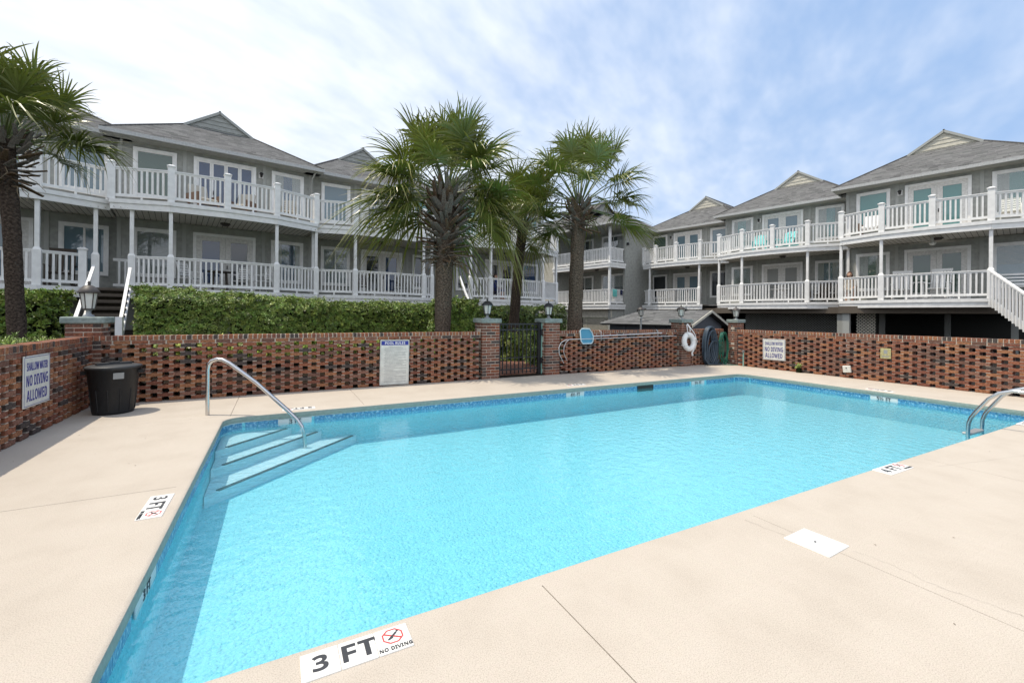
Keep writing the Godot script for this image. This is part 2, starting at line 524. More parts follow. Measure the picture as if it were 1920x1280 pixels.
func deck() -> void:
	var d := struct_node("pool_deck")
	var o := 0.10      # slabs stop this far outside the lip; the coping ring fills the rest
	var xa := LX0 - o
	var xb := LX1 + o
	var za := LZ0 - o
	var zb := LZ1 + o
	var XR := 12.75
	var rects := []
	# left strip, near strip, far strip, right strip: [x0, x1, z0, z1]
	for r in [[WALL_X - 0.05, xa, -4.672, za], [WALL_X - 0.05, xa, 0.2, -4.672], [WALL_X - 0.05, xa, 3.5, 0.2]]:
		rects.append([r[0], r[1], minf(r[2], r[3]), maxf(r[2], r[3])])
	rects.append([xa, 1.305, zb, 3.5])
	rects.append([1.305, 3.18, zb, 3.5])
	rects.append([3.18, 6.1, zb, 3.5])
	rects.append([6.1, XR, zb, 3.5])
	rects.append([WALL_X - 0.05, -0.6, WALL_Z - 0.25, za])
	rects.append([-0.6, 1.26, WALL_Z - 0.25, za])
	rects.append([1.26, 5.35, WALL_Z - 0.25, za])
	rects.append([5.35, 9.3, WALL_Z - 0.25, za])
	rects.append([9.3, XR, WALL_Z - 0.25, za])
	rects.append([xb, XR, za, -4.9])
	rects.append([xb, XR, -4.9, zb])
	var gaps := 0.003
	for r in rects:
		var x0: float = r[0]; var x1: float = r[1]; var z0: float = r[2]; var z1: float = r[3]
		if absf(x1 - xa) > 0.001: x1 -= gaps
		if absf(x0 - xb) > 0.001: x0 += gaps
		if absf(z1 - za) > 0.001: z1 -= gaps
		if absf(z0 - zb) > 0.001: z0 += gaps
		if is_equal_approx(r[0], 3.18) or is_equal_approx(r[0], 6.1): x0 -= gaps * 0.55
		pt("concrete_slab", boxm(Vector3(x1 - x0, 0.12, z1 - z0)), M.concrete, d, at(Vector3((x0 + x1) / 2, -0.06, (z0 + z1) / 2)))
	var st := ST()
	for r in [[-4.0, xa, -9.6, 3.5], [xb, 12.9, -9.6, 3.5], [xa, xb, -9.6, za], [xa, xb, zb, 3.5]]:
		bx(st, Vector3((r[0] + r[1]) / 2, -0.16, (r[2] + r[3]) / 2), Vector3(r[1] - r[0], 0.06, r[3] - r[2]))
	pt("joint_bed", fin(st), M.joint_dark, d)
	# fine cracks, thin slivers of exposed dark joint on the slabs
	st = ST()
	for c in [[[3.05, -2.05], [3.08, -1.78]], [[3.27, -1.46], [3.30, -1.3], [3.27, -1.05], [3.33, -0.75], [3.30, -0.4]], [[5.9, -1.9], [7.2, -1.62], [9.5, -1.5]]]:
		for i in c.size() - 1:
			var n := 6
			var a := Vector2(c[i][0], c[i][1])
			var b := Vector2(c[i + 1][0], c[i + 1][1])
			var prev := a
			for k in n:
				var q := a.lerp(b, float(k + 1) / n) + Vector2(rng.randf_range(-0.012, 0.012), rng.randf_range(-0.006, 0.006))
				var w := (q - prev).orthogonal().normalized() * rng.randf_range(0.0003, 0.0008)
				quad(st, Vector3(prev.x - w.x, 0.004, prev.y - w.y), Vector3(prev.x + w.x, 0.004, prev.y + w.y), Vector3(q.x + w.x, 0.004, q.y + w.y), Vector3(q.x - w.x, 0.004, q.y - w.y))
				prev = q
	pt("hairline_crack", fin(st), M.joint_dark, d)
	# coping: concrete on top, painted grey-green on the nose
	var path := lip_path(0.0, 0.24)
	var top := [[0.12, 0.0], [0.03, 0.0], [0.012, -0.003], [0.004, -0.010]]
	var nose := [[0.004, -0.010], [0.0, -0.024], [0.0, -0.076], [0.005, -0.085], [0.035, -0.088]]
	var line := [[0.028, -0.088], [0.028, -0.100], [0.05, -0.100]]
	for part in [["coping_top", top, "concrete"], ["coping_nose", nose, "coping_paint"], ["grout_line", line, "white_tile"]]:
		st = ST()
		st.set_smooth_group(1)
		var prof: Array = part[1]
		var n := path.size()
		for i in n:
			var a: Array = path[i]
			var b: Array = path[(i + 1) % n]
			for k in prof.size() - 1:
				var v := []
				for e in [[a, prof[k]], [b, prof[k]], [b, prof[k + 1]], [a, prof[k + 1]]]:
					var p: Vector2 = e[0][0] + e[0][1] * e[1][0]
					if e[1][0] > 0.1:
						p = e[0][0] + e[0][1] * 0.0
						var cx: float = LX0 - o if e[0][2].x < 0 else LX1 + o
						var cz: float = LZ0 - o if e[0][2].y < 0 else LZ1 + o
						# arc points fan out to the square outer corner
						if e[0][3] == 0: p = e[0][0] + e[0][1] * o
						elif e[0][3] == 8: p = e[0][0] + e[0][1] * o
						else: p = Vector2(cx, cz)
					v.append(Vector3(p.x, e[1][1], p.y))
				quad(st, v[0], v[3], v[2], v[1])
		st.set_smooth_group(-1)
		pt(part[0], fin(st), M[part[2]], d)

func floor_y(x: float) -> float:
	return lerpf(-0.585, -0.55, smoothstep(1.0, 10.0, x))

func pool() -> void:
	var p := struct_node("swimming_pool")
	# the waterline tiles, each a piece
	var path := lip_path(0.0 - 0.03, 0.24)
	var st := ST()
	var n := path.size()
	var backing := ST()
	var wall := ST()
	for i in n:
		var a: Vector2 = path[i][0]
		var b: Vector2 = path[(i + 1) % n][0]
		var k := maxi(1, int(a.distance_to(b) / 0.5))
		for j in k:
			var c := a.lerp(b, float(j) / k)
			var e := a.lerp(b, float(j + 1) / k)
			var pc: Vector2 = path[i][1] * 0.0
			quad(wall, Vector3(c.x, -0.10, c.y), Vector3(e.x, -0.10, e.y), Vector3(e.x, -1.3, e.y), Vector3(c.x, -1.3, c.y))
	pt("basin_wall", fin(wall), M.pool_plaster, p)
	var meshes := [chamfer(Vector3(0.146, 0.110, 0.008), 0.002), chamfer(Vector3(0.146, 0.110, 0.008), 0.0015)]
	var runs := [[Vector2(LX0 + 0.25, LZ0 - 0.03), Vector2(LX1 - 0.25, LZ0 - 0.03), 0.0], [Vector2(LX1 + 0.03, LZ0 + 0.25), Vector2(LX1 + 0.03, LZ1 - 0.25), -PI / 2], [Vector2(LX0 - 0.03, LZ1 - 0.25), Vector2(LX0 - 0.03, LZ0 + 0.25), PI / 2], [Vector2(LX1 - 0.25, LZ1 + 0.03), Vector2(LX0 + 0.25, LZ1 + 0.03), PI]]
	var marks := [[0.02, 0.46, 0], [5.2, 5.72, 0], [8.9, 9.45, 0], [-4.6, -4.05, 1], [-3.55, -3.08, 2]]
	for r in runs.size():
		var a: Vector2 = runs[r][0]
		var b: Vector2 = runs[r][1]
		var cnt := int(a.distance_to(b) / 0.152)
		for k in cnt:
			var q := a.lerp(b, (k + 0.5) / cnt)
			var coord := q.x if r == 0 else q.y
			var skip := false
			for m in marks:
				if m[2] == r and coord > m[0] and coord < m[1]: skip = true
			if r == 0 and q.x > 7.2 and q.x < 7.64: skip = true
			if skip: continue
			var into := Vector2(sin(runs[r][2]), cos(runs[r][2])) * 0.004
			pt("waterline_tile", pick(meshes), M["blue_tile_%d" % (rng.randi() % 3)], p, at(Vector3(q.x + into.x, -0.154, q.y + into.y), runs[r][2]))
	# corner tiles
	for i in n:
		if path[i][3] == 8: continue
		var a: Vector2 = path[i][0]
		var b: Vector2 = path[i + 1][0]
		var m := (a + b) / 2
		pt("corner_tile", boxm(Vector3(a.distance_to(b) + 0.002, 0.110, 0.008)), M["blue_tile_%d" % (i % 3)], p, at(Vector3(m.x, -0.154, m.y), atan2(-(m - path[i][0]).rotated(PI / 2).x, -(m - path[i][0]).rotated(PI / 2).y)))
	# floor
	st = ST()
	st.set_smooth_group(1)
	for i in 40:
		var x0 := lerpf(LX0 - 0.03, LX1 + 0.03, i / 40.0)
		var x1 := lerpf(LX0 - 0.03, LX1 + 0.03, (i + 1) / 40.0)
		quad(st, Vector3(x0, floor_y(x0), LZ0 - 0.03), Vector3(x0, floor_y(x0), LZ1 + 0.03), Vector3(x1, floor_y(x1), LZ1 + 0.03), Vector3(x1, floor_y(x1), LZ0 - 0.03))
	pt("basin_floor", fin(st), M.pool_plaster, p)
	# three steps across the far left corner
	var ys := [-0.24, -0.34, -0.46]
	var sums := [-7.25, -6.83, -6.31]
	for k in 3:
		var x0 := LX0 - 0.02
		var z0 := LZ0 - 0.02
		var leg: float = sums[k] - x0 - z0
		st = ST()
		prism(st, [Vector2(x0, z0), Vector2(x0 + leg, z0), Vector2(x0, z0 + leg)], -0.9, ys[k])
		pt("pool_step", fin(st), M.step_plaster, p)
		st = ST()
		var u := Vector2(1, -1).normalized()
		var inn := Vector2(-1, -1).normalized()
		var a := Vector2(x0 + 0.12, z0 + leg - 0.12)
		var b := Vector2(x0 + leg - 0.05, z0 + 0.05)
		var cnt := int(a.distance_to(b) / 0.10)
		for j in cnt:
			var q := a.lerp(b, (j + 0.5) / cnt) + inn * 0.022
			bx(st, Vector3(q.x, ys[k] + 0.004, q.y), Vector3(a.distance_to(b) / cnt - 0.006, 0.012, 0.045), atan2(-u.y, u.x))
		pt("step_nosing", fin(st), M.nosing_tile, p)
	# skimmer mouth
	st = ST()
	bx(st, Vector3(7.42, -0.100, LZ0 - 0.02), Vector3(0.46, 0.016, 0.03))
	bx(st, Vector3(7.19, -0.15, LZ0 - 0.02), Vector3(0.02, 0.12, 0.03))
	bx(st, Vector3(7.65, -0.15, LZ0 - 0.02), Vector3(0.02, 0.12, 0.03))
	pt("skimmer_mouth", fin(st), M.black_metal, p)
	pt("skimmer_throat", boxm(Vector3(0.44, 0.13, 0.02)), M.cave, p, at(Vector3(7.42, -0.155, LZ0 - 0.022)))
	# depth marks on the waterline
	var wm := [["3 FT", Vector2(0.24, LZ0 - 0.02), 0.0, 3], ["4½ FT", Vector2(5.46, LZ0 - 0.02), 0.0, 3], ["5½ FT", Vector2(9.18, LZ0 - 0.02), 0.0, 3], ["5½ FT", Vector2(LX1 + 0.02, -4.32), -PI / 2, 3], ["3 FT", Vector2(LX0 - 0.02, -3.31), PI / 2, 3]]
	for w in wm:
		var holder := Node3D.new()
		holder.name = numbered("depth_tile_row", p)
		p.add_child(holder)
		holder.transform = at(Vector3(w[1].x, -0.1435, w[1].y), w[2])
		for k in 3:
			pt("white_tile", chamfer(Vector3(0.15, 0.085, 0.01), 0.002), M.plate_tile, holder, at(Vector3((k - 1) * 0.154, 0, 0)))
		text("lettering", w[0], 0.062, M.black_ink, holder, at(Vector3(0, 0.0, 0.007)), 1.0)
	# the water
	var wst := ST()
	var wy := -0.158
	quad(wst, Vector3(LX0 - 0.03, wy, LZ0 - 0.03), Vector3(LX0 - 0.03, wy, LZ1 + 0.03), Vector3(LX1 + 0.03, wy, LZ1 + 0.03), Vector3(LX1 + 0.03, wy, LZ0 - 0.03))
	var wo := pt("water", fin(wst), M.water, self)
	wo.set_meta("kind", "structure")

# ---------------------------------------------------------------- brick walls
func brick_mat(orange := false) -> StandardMaterial3D:
	var r := rng.randf()
	var k := 0
	if r < 0.30: k = 0
	elif r < 0.52: k = 1
	elif r < 0.68: k = 2
	elif r < 0.80: k = 3
	elif r < 0.92: k = 4
	else: k = 5
	return M["brick_%d" % k]

const PITCH := 0.0683
const HALF := 0.1522

func brick_wall(called: String, label: String, p0: Vector3, turn: float, length: float, near_from := -1.0, near_to := 1e9) -> Node3D:
	# local x along the wall, local +z the face towards the pool; bricks between near_from and near_to are pieces, the others one mass
	var w := thing(called, label, "wall", p0, turn, "brick walls round the pool yard")
	if M.get("mb") == null:
		M["mb"] = [chamfer(Vector3(0.208, 0.0600, 0.19), 0.003), chamfer(Vector3(0.204, 0.0590, 0.187), 0.004), chamfer(Vector3(0.211, 0.0605, 0.192), 0.003)]
		M["mr"] = [chamfer(Vector3(0.0620, 0.074, 0.20), 0.003), chamfer(Vector3(0.0605, 0.0735, 0.198), 0.004)]
		M["ms"] = [chamfer(Vector3(0.211, 0.0565, 0.19), 0.003), chamfer(Vector3(0.209, 0.056, 0.189), 0.004)]
	var mst := ST()
	var rest := {}
	var put := func(name_: String, m: Mesh, material: Material, c: Vector3) -> void:
		var xf := Transform3D(Basis.from_euler(Vector3(rng.randf_range(-0.008, 0.008), rng.randf_range(-0.012, 0.012), rng.randf_range(-0.008, 0.008))), c)
		if c.x >= near_from and c.x <= near_to:
			pt(name_, m, material, w, xf)
		else:
			if not rest.has(material):
				rest[material] = ST()
			rest[material].append_from(m, 0, xf)
	var zc := -0.1
	var n := int(length / (2 * HALF))
	for row in 14:
		var y := 0.03 + (row + 0.5) * PITCH - 0.03
		for k in n + 1:
			var x := (k + 0.5) * 2 * HALF + (HALF if row % 2 else 0.0)
			if x > length - 0.1: continue
			put.call("brick", pick(M.mb), brick_mat(), Vector3(x + rng.randf_range(-0.003, 0.003), y, zc + rng.randf_range(-0.005, 0.004)))
			# mortar pads where this brick meets the course above
			for s in [-1.0, 1.0]:
				bx(mst, Vector3(x + s * HALF * 0.5, y + PITCH / 2, zc - 0.003), Vector3(0.064, PITCH - 0.056, 0.184))
	var y1 := 14 * PITCH
	bx(mst, Vector3(length / 2, y1 + 0.036, zc - 0.003), Vector3(length, 0.068, 0.186))
	var ns := int(length / 0.224)
	for k in ns:
		put.call("stretcher_brick", pick(M.ms), brick_mat(), Vector3((k + 0.5) * length / ns, y1 + 0.034, zc + rng.randf_range(0.0, 0.004)))
	bx(mst, Vector3(length / 2, y1 + 0.105, zc - 0.002), Vector3(length, 0.072, 0.196))
	var nr := int(length / 0.0745)
	for k in nr:
		put.call("rowlock_brick", pick(M.mr), brick_mat(), Vector3((k + 0.5) * length / nr, y1 + 0.106, zc + rng.randf_range(0.0, 0.005)))
	tag(pt("mortar", fin(mst), M.mortar, w), "", "", "", "stuff")
	for m in rest:
		tag(pt("farther_bricks", rest[m].commit(), m, w), "", "", "", "stuff")
	return w

func pillar(label: String, c: Vector3, w: float, capw: float, turn := 0.0) -> Node3D:
	var o := thing("brick_pillar", label, "pillar", c, turn, "brick pillars of the pool yard")
	var st := ST()
	bx(st, Vector3(0, 0.65, 0), Vector3(w - 0.007, 1.3, w - 0.007))
	tag(pt("mortar", fin(st), M.mortar, o), "", "", "", "stuff")
	var hb := (w - 0.01) / 2
	var full := chamfer(Vector3(hb, 0.058, 0.1), 0.003)
	var half := chamfer(Vector3(hb / 2 - 0.005, 0.058, 0.1), 0.003)
	for row in 19:
		var y := (row + 0.5) * 0.0684
		for side in 4:
			var b := Basis(Vector3.UP, side * PI / 2)
			var lay := [[-(hb + 0.01) / 2, full], [(hb + 0.01) / 2, full]]
			if (row + side) % 2:
				lay = [[-(w / 2 - hb / 4 + 0.003), half], [0.0, full], [(w / 2 - hb / 4 + 0.003), half]]
			for l in lay:
				var off: float = l[0]
				# side rows give way to the front and back rows at the corners
				pt("brick", l[1], M["brick_%d" % pick([2, 4, 4, 2, 0, 3, 5])], o, Transform3D(b, b * Vector3(off * (1.0 - 0.004 * (side % 2)), y, w / 2 - 0.05 - 0.0025 * (side % 2) + rng.randf_range(-0.002, 0.002))))
	pt("cap_stone", chamfer(Vector3(capw, 0.105, capw), 0.014), M.cap_stone, o, at(Vector3(0, 1.3525, 0)))
	return o

func pillar_lamp(label: String, c: Vector3, h: float, body: String, group := "lanterns on the brick pillars") -> Node3D:
	# a tapered lantern of the height h on a short stem
	var o := thing("lantern", label, "lantern", c, 0.3, group)
	var m: Material = M[body]
	var s := h / 0.46
	var st := ST()
	lathe(st, [Vector2(0.0, 0.0), Vector2(0.075 * s, 0.0), Vector2(0.07 * s, 0.018 * s), Vector2(0.035 * s, 0.03 * s), Vector2(0.03 * s, 0.075 * s), Vector2(0.05 * s, 0.085 * s), Vector2(0.0, 0.086 * s)], 12)
	pt("stem", fin(st), M.grey_metal, o)
	st = ST()
	lathe(st, [Vector2(0, 0.085 * s), Vector2(0.075 * s, 0.085 * s), Vector2(0.082 * s, 0.105 * s), Vector2(0.0, 0.105 * s)], 6, false)
	pt("base_plate", fin(st), m, o)
	st = ST()
	lathe(st, [Vector2(0.070 * s, 0.105 * s), Vector2(0.102 * s, 0.30 * s)], 6, false)
	pt("glass_panel", fin(st), M.lamp_glass, o)
	st = ST()
	for k in 6:
		var a := TAU * k / 6
		tube(st, [Vector3(cos(a) * 0.073 * s, 0.10 * s, -sin(a) * 0.073 * s), Vector3(cos(a) * 0.107 * s, 0.302 * s, -sin(a) * 0.107 * s)], 0.0075 * s, 5)
	pt("frame_bar", fin(st), m, o)
	st = ST()
	lathe(st, [Vector2(0, 0.30 * s), Vector2(0.135 * s, 0.30 * s), Vector2(0.14 * s, 0.312 * s), Vector2(0.115 * s, 0.345 * s), Vector2(0.075 * s, 0.385 * s), Vector2(0.045 * s, 0.40 * s), Vector2(0.0, 0.405 * s)], 12)
	pt("roof", fin(st), m, o)
	st = ST()
	lathe(st, [Vector2(0, 0.40 * s), Vector2(0.02 * s, 0.405 * s), Vector2(0.012 * s, 0.42 * s), Vector2(0.02 * s, 0.435 * s), Vector2(0.004 * s, 0.46 * s), Vector2(0, 0.46 * s)], 10)
	pt("finial", fin(st), m, o)
	return o

# ---------------------------------------------------------------- the apartment houses
const YL := 2.22
const YU := 4.95
const YE := 7.42

func world_of(o: Node3D, s: float, y: float, t: float) -> Vector3:
	return o.transform * Vector3(s, y, t)

func seg_basis(a: Vector2, b: Vector2) -> Basis:     # local x from a to b, z outward
	return Basis(Vector3.UP, atan2(-(b.y - a.y), b.x - a.x))

func railing(house: Node3D, a: Vector2, b: Vector2, y: float, called := "railing") -> void:
	var d := a.distance_to(b)
	var c := (a + b) / 2
	var r := Node3D.new()
	r.name = numbered(called, house)
	house.add_child(r)
	r.transform = Transform3D(seg_basis(a, b), Vector3(c.x, y, c.y))
	var st := ST()
	bx(st, Vector3(0, 0.985, 0), Vector3(d, 0.035, 0.09))
	bx(st, Vector3(0, 0.943, 0), Vector3(d, 0.05, 0.05))
	pt("top_rail", fin(st), M.white_paint, r)
	st = ST()
	bx(st, Vector3(0, 0.135, 0), Vector3(d, 0.085, 0.05))
	bx(st, Vector3(0, 0.048, 0), Vector3(0.05, 0.09, 0.04))
	pt("bottom_rail", fin(st), M.white_paint, r)
	if not M.has("baluster"):
		M["baluster"] = boxm(Vector3(0.050, 0.75, 0.040))
	var n := maxi(1, int(round(d / 0.138)) - 1)
	for k in n:
		pt("baluster", M.baluster, M.white_paint, r, at(Vector3(-d / 2 + d * (k + 1) / (n + 1), 0.548, 0)))

func newel(house: Node3D, p: Vector2, y: float, ry: float) -> void:
	if not M.has("newel"):
		var st := ST()
		bx(st, Vector3(0, 0.56, 0), Vector3(0.18, 1.12, 0.18))
		bx(st, Vector3(0, 1.135, 0), Vector3(0.225, 0.035, 0.225))
		lathe(st, [Vector2(0.15, 1.152), Vector2(0.06, 1.19), Vector2(0.0, 1.19)], 4, false, Transform3D.IDENTITY, PI / 4)
		M["newel"] = fin(st)
	pt("newel_post", M.newel, M.white_paint, house, at(Vector3(p.x, y, p.y), ry))

func tall_post(house: Node3D, p: Vector2, ry: float) -> void:
	if not M.has("tallpost"):
		var st := ST()
		var h := YU - 0.26 - YL
		bx(st, Vector3(0, h / 2, 0), Vector3(0.10, h, 0.10))
		bx(st, Vector3(0, 0.5, 0), Vector3(0.18, 1.0, 0.18))
		lathe(st, [Vector2(0.127, 1.0), Vector2(0.075, 1.08)], 4, false, Transform3D.IDENTITY, PI / 4)
		bx(st, Vector3(0, h - 0.03, 0), Vector3(0.12, 0.06, 0.12))
		M["tallpost"] = fin(st)
	pt("porch_post", M.tallpost, M.white_paint, house, at(Vector3(p.x, YL, p.y), ry))

func deck_slab(house: Node3D, front: Array, back_t: float, y: float, upper: bool) -> void:
	var poly := front.duplicate()
	poly.append(Vector2(front[-1].x, back_t))
	poly.append(Vector2(front[0].x, back_t))
	var st := ST()
	prism(st, poly, y - 0.07, y)
	pt("deck_floor", fin(st), M.deck_board, house)
	st = ST()
	prism(st, poly, y - 0.26, y - 0.245)
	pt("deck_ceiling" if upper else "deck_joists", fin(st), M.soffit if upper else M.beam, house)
	if upper:
		# ceiling planks: shallow battens across the ceiling
		st = ST()
		var x0: float = front[0].x
		var x1: float = front[-1].x
		var n := int((x1 - x0) / 0.16)
		for k in n:
			var x := lerpf(x0, x1, (k + 0.5) / n)
			bx(st, Vector3(x, y - 0.263, back_t / 2 + 0.12), Vector3(0.012, 0.006, -back_t + 0.2))
		tag(pt("plank_joints", fin(st), M.beam, house), "", "", "", "stuff")
	st = ST()
	for i in front.size() - 1:
		var a: Vector2 = front[i]
		var b: Vector2 = front[i + 1]
		var bs := seg_basis(a, b)
		var c := (a + b) / 2
		var o := bs * Vector3(0, 0, 0.03)
		var d := a.distance_to(b) + 0.03
		xbox(st, Transform3D(bs, Vector3(c.x + o.x, y - 0.065, c.y + o.z)), Vector3(d, 0.125, 0.10))
		xbox(st, Transform3D(bs, Vector3(c.x + o.x * 0.4, y - 0.215, c.y + o.z * 0.4)), Vector3(d - 0.02, 0.20, 0.075))
	pt("fascia", fin(st), M.white_paint, house)

func window(house: Node3D, bs: Basis, c: Vector3, w: float, h: float, glass: String, split := 0, blinds := false) -> void:
	# c: centre of the opening on the wall's face
	var st := ST()
	var f := 0.10
	bx(st, Vector3(-w / 2 - f / 2 + 0.01, 0, 0.035), Vector3(f, h + 2 * f - 0.02, 0.07))
	bx(st, Vector3(w / 2 + f / 2 - 0.01, 0, 0.035), Vector3(f, h + 2 * f - 0.02, 0.07))
	bx(st, Vector3(0, h / 2 + f / 2 - 0.01, 0.034), Vector3(w, f, 0.068))
	bx(st, Vector3(0, -h / 2 - f / 2 + 0.01, 0.040), Vector3(w, f, 0.08))
	# sash
	for s in [-1, 1]:
		bx(st, Vector3(s * (w / 2 - 0.02), 0, 0.024), Vector3(0.04, h, 0.044))
		bx(st, Vector3(0, s * (h / 2 - 0.02), 0.023), Vector3(w - 0.08, 0.04, 0.042))
	for k in split:
		bx(st, Vector3(-w / 2 + w * (k + 1) / (split + 1), 0, 0.022), Vector3(0.055, h - 0.08, 0.040))
	var o := pt("window", fin(st), M.white_paint, house, Transform3D(bs, c))
	var style := rng.randf()
	for k in split + 1:
		var pw := w / (split + 1)
		var x := -w / 2 + pw * (k + 0.5)
		pt("pane", boxm(Vector3(pw - 0.05, h - 0.06, 0.008)), M[glass], o, at(Vector3(x, 0, 0.022)))
		if style < 0.55 or blinds:
			pt("outer_pane", boxm(Vector3(pw - 0.055, h - 0.07, 0.003)), M.clear_glass, o, at(Vector3(x, 0, 0.041)))
	if style < 0.35 and not blinds:
		# drapes drawn to both sides
		for s in [-1.0, 1.0]:
			var dw := w * rng.randf_range(0.16, 0.34)
			st = ST()
			st.set_smooth_group(1)
			var n := int(dw / 0.022)
			for k in n:
				var xa: float = s * (w / 2 - 0.04) - s * dw * float(k) / n
				var xb: float = s * (w / 2 - 0.04) - s * dw * float(k + 1) / n
				var za := 0.031 + 0.0035 * sin(k * 1.9)
				var zb := 0.031 + 0.0035 * sin((k + 1) * 1.9)
				if s > 0: quad(st, Vector3(xb, -h / 2 + 0.04, zb), Vector3(xa, -h / 2 + 0.04, za), Vector3(xa, h / 2 - 0.04, za), Vector3(xb, h / 2 - 0.04, zb))
				else: quad(st, Vector3(xa, -h / 2 + 0.04, za), Vector3(xb, -h / 2 + 0.04, zb), Vector3(xb, h / 2 - 0.04, zb), Vector3(xa, h / 2 - 0.04, za))
			pt("curtain", fin(st), M.curtain, o)
	elif style < 0.55 or blinds:
		st = ST()
		var low := -h / 2 if blinds or style < 0.45 else -h / 2 + h * 0.5
		for k in int((h / 2 - low) / 0.045):
			xbox(st, Transform3D(Basis(Vector3.RIGHT, 0.5), Vector3(0, h / 2 - 0.045 * (k + 0.9), 0.031)), Vector3(w - 0.1, 0.034, 0.002))
		tag(pt("blind_slats", fin(st), M.curtain if not blinds else M.trim_grey, o), "", "", "", "stuff")

func french_door(house: Node3D, bs: Basis, c: Vector3, w: float, h: float, glass: Array, slider := false) -> void:
	# c: middle of the threshold on the wall's face
	var st := ST()
	var f := 0.10
	for s in [-1, 1]:
		bx(st, Vector3(s * (w / 2 - f / 2), h / 2, 0.035), Vector3(f, h, 0.07))
	bx(st, Vector3(0, h - f / 2, 0.034), Vector3(w - 2 * f, f, 0.068))
	bx(st, Vector3(0, 0.02, 0.034), Vector3(w - 2 * f, 0.04, 0.068))
	var fr := pt("door_frame", fin(st), M.white_paint, house, Transform3D(bs, c))
	var n := 4 if slider else 2
	var lw := (w - 2 * f) / n
	for k in n:
		st = ST()
		var e := 0.055 if slider else 0.17
		var hh := h - f - 0.04
		var yb := 0.08 if slider else 0.30
		bx(st, Vector3(-lw / 2 + e / 2 + 0.003, 0, 0.02), Vector3(e, hh, 0.04))
		bx(st, Vector3(lw / 2 - e / 2 - 0.003, 0, 0.02), Vector3(e, hh, 0.04))
		bx(st, Vector3(0, hh / 2 - e / 2, 0.0195), Vector3(lw - 2 * e, e, 0.039))
		bx(st, Vector3(0, -hh / 2 + yb / 2, 0.0195), Vector3(lw - 2 * e, yb, 0.039))
		var d := pt("door", fin(st), M.white_paint if slider else M.door_paint, house, Transform3D(bs, c + bs * Vector3(-w / 2 + f + lw * (k + 0.5), 0.04 + hh / 2, 0.006 * (k % 2))))
		pt("pane", boxm(Vector3(lw - 2 * e - 0.005, hh - e - yb - 0.005, 0.01)), M[glass[k % glass.size()]], d, at(Vector3(0, (yb - e) / 2, 0.012)))
		if (slider and k == 1) or (not slider and k == 1):
			pt("handle", boxm(Vector3(0.03, 0.14, 0.05)), M.black_metal, d, at(Vector3(-lw / 2 + 0.06, -0.1, 0.06)))

func wall_lamp(house: Node3D, bs: Basis, c: Vector3) -> void:
	var l := pt("wall_lamp", boxm(Vector3(0.16, 0.22, 0.02)), M.white_paint, house, Transform3D(bs, c + bs * Vector3(0, 0, 0.04)))
	var st := ST()
	lathe(st, [Vector2(0.0, -0.10), Vector2(0.035, -0.09), Vector2(0.055, 0.03), Vector2(0.08, 0.035), Vector2(0.06, 0.08), Vector2(0, 0.11)], 10, true, Transform3D(Basis.IDENTITY, Vector3(0, 0, 0.10)))
	pt("lantern_body", fin(st), M.black_metal, l)

func ceiling_lamp(house: Node3D, c: Vector3) -> void:
	var st := ST()
	lathe(st, [Vector2(0.0, -0.10), Vector2(0.10, -0.09), Vector2(0.14, -0.045), Vector2(0.16, -0.04), Vector2(0.16, 0.0), Vector2(0, 0.0)], 14)
	pt("ceiling_lamp", fin(st), M.bronze, house, at(c))

func siding_wall(house: Node3D, a: Vector2, b: Vector2, y0: float, y1: float, material := "siding") -> MeshInstance3D:
	# one straight wall: a thin backing and lapped boards, each a piece
	var d := a.distance_to(b)
	var bs := seg_basis(a, b)
	var c := (a + b) / 2
	var st := ST()
	bx(st, Vector3(0, (y0 + y1) / 2, -0.07), Vector3(d, y1 - y0, 0.12))
	var w := pt("wall", fin(st), M[material], house, Transform3D(bs, Vector3(c.x, 0, c.y)))
	var m := boxm(Vector3(d - 0.004, 0.195, 0.016))
	var n := int((y1 - y0) / 0.18)
	for k in n:
		var jig := rng.randf_range(-0.002, 0.002)
		pt("siding_board", m, M[material], w, Transform3D(Basis(Vector3.RIGHT, 0.07), Vector3(0, y0 + 0.09 + (y1 - y0) * float(k) / n + jig, 0.006)))
	return w

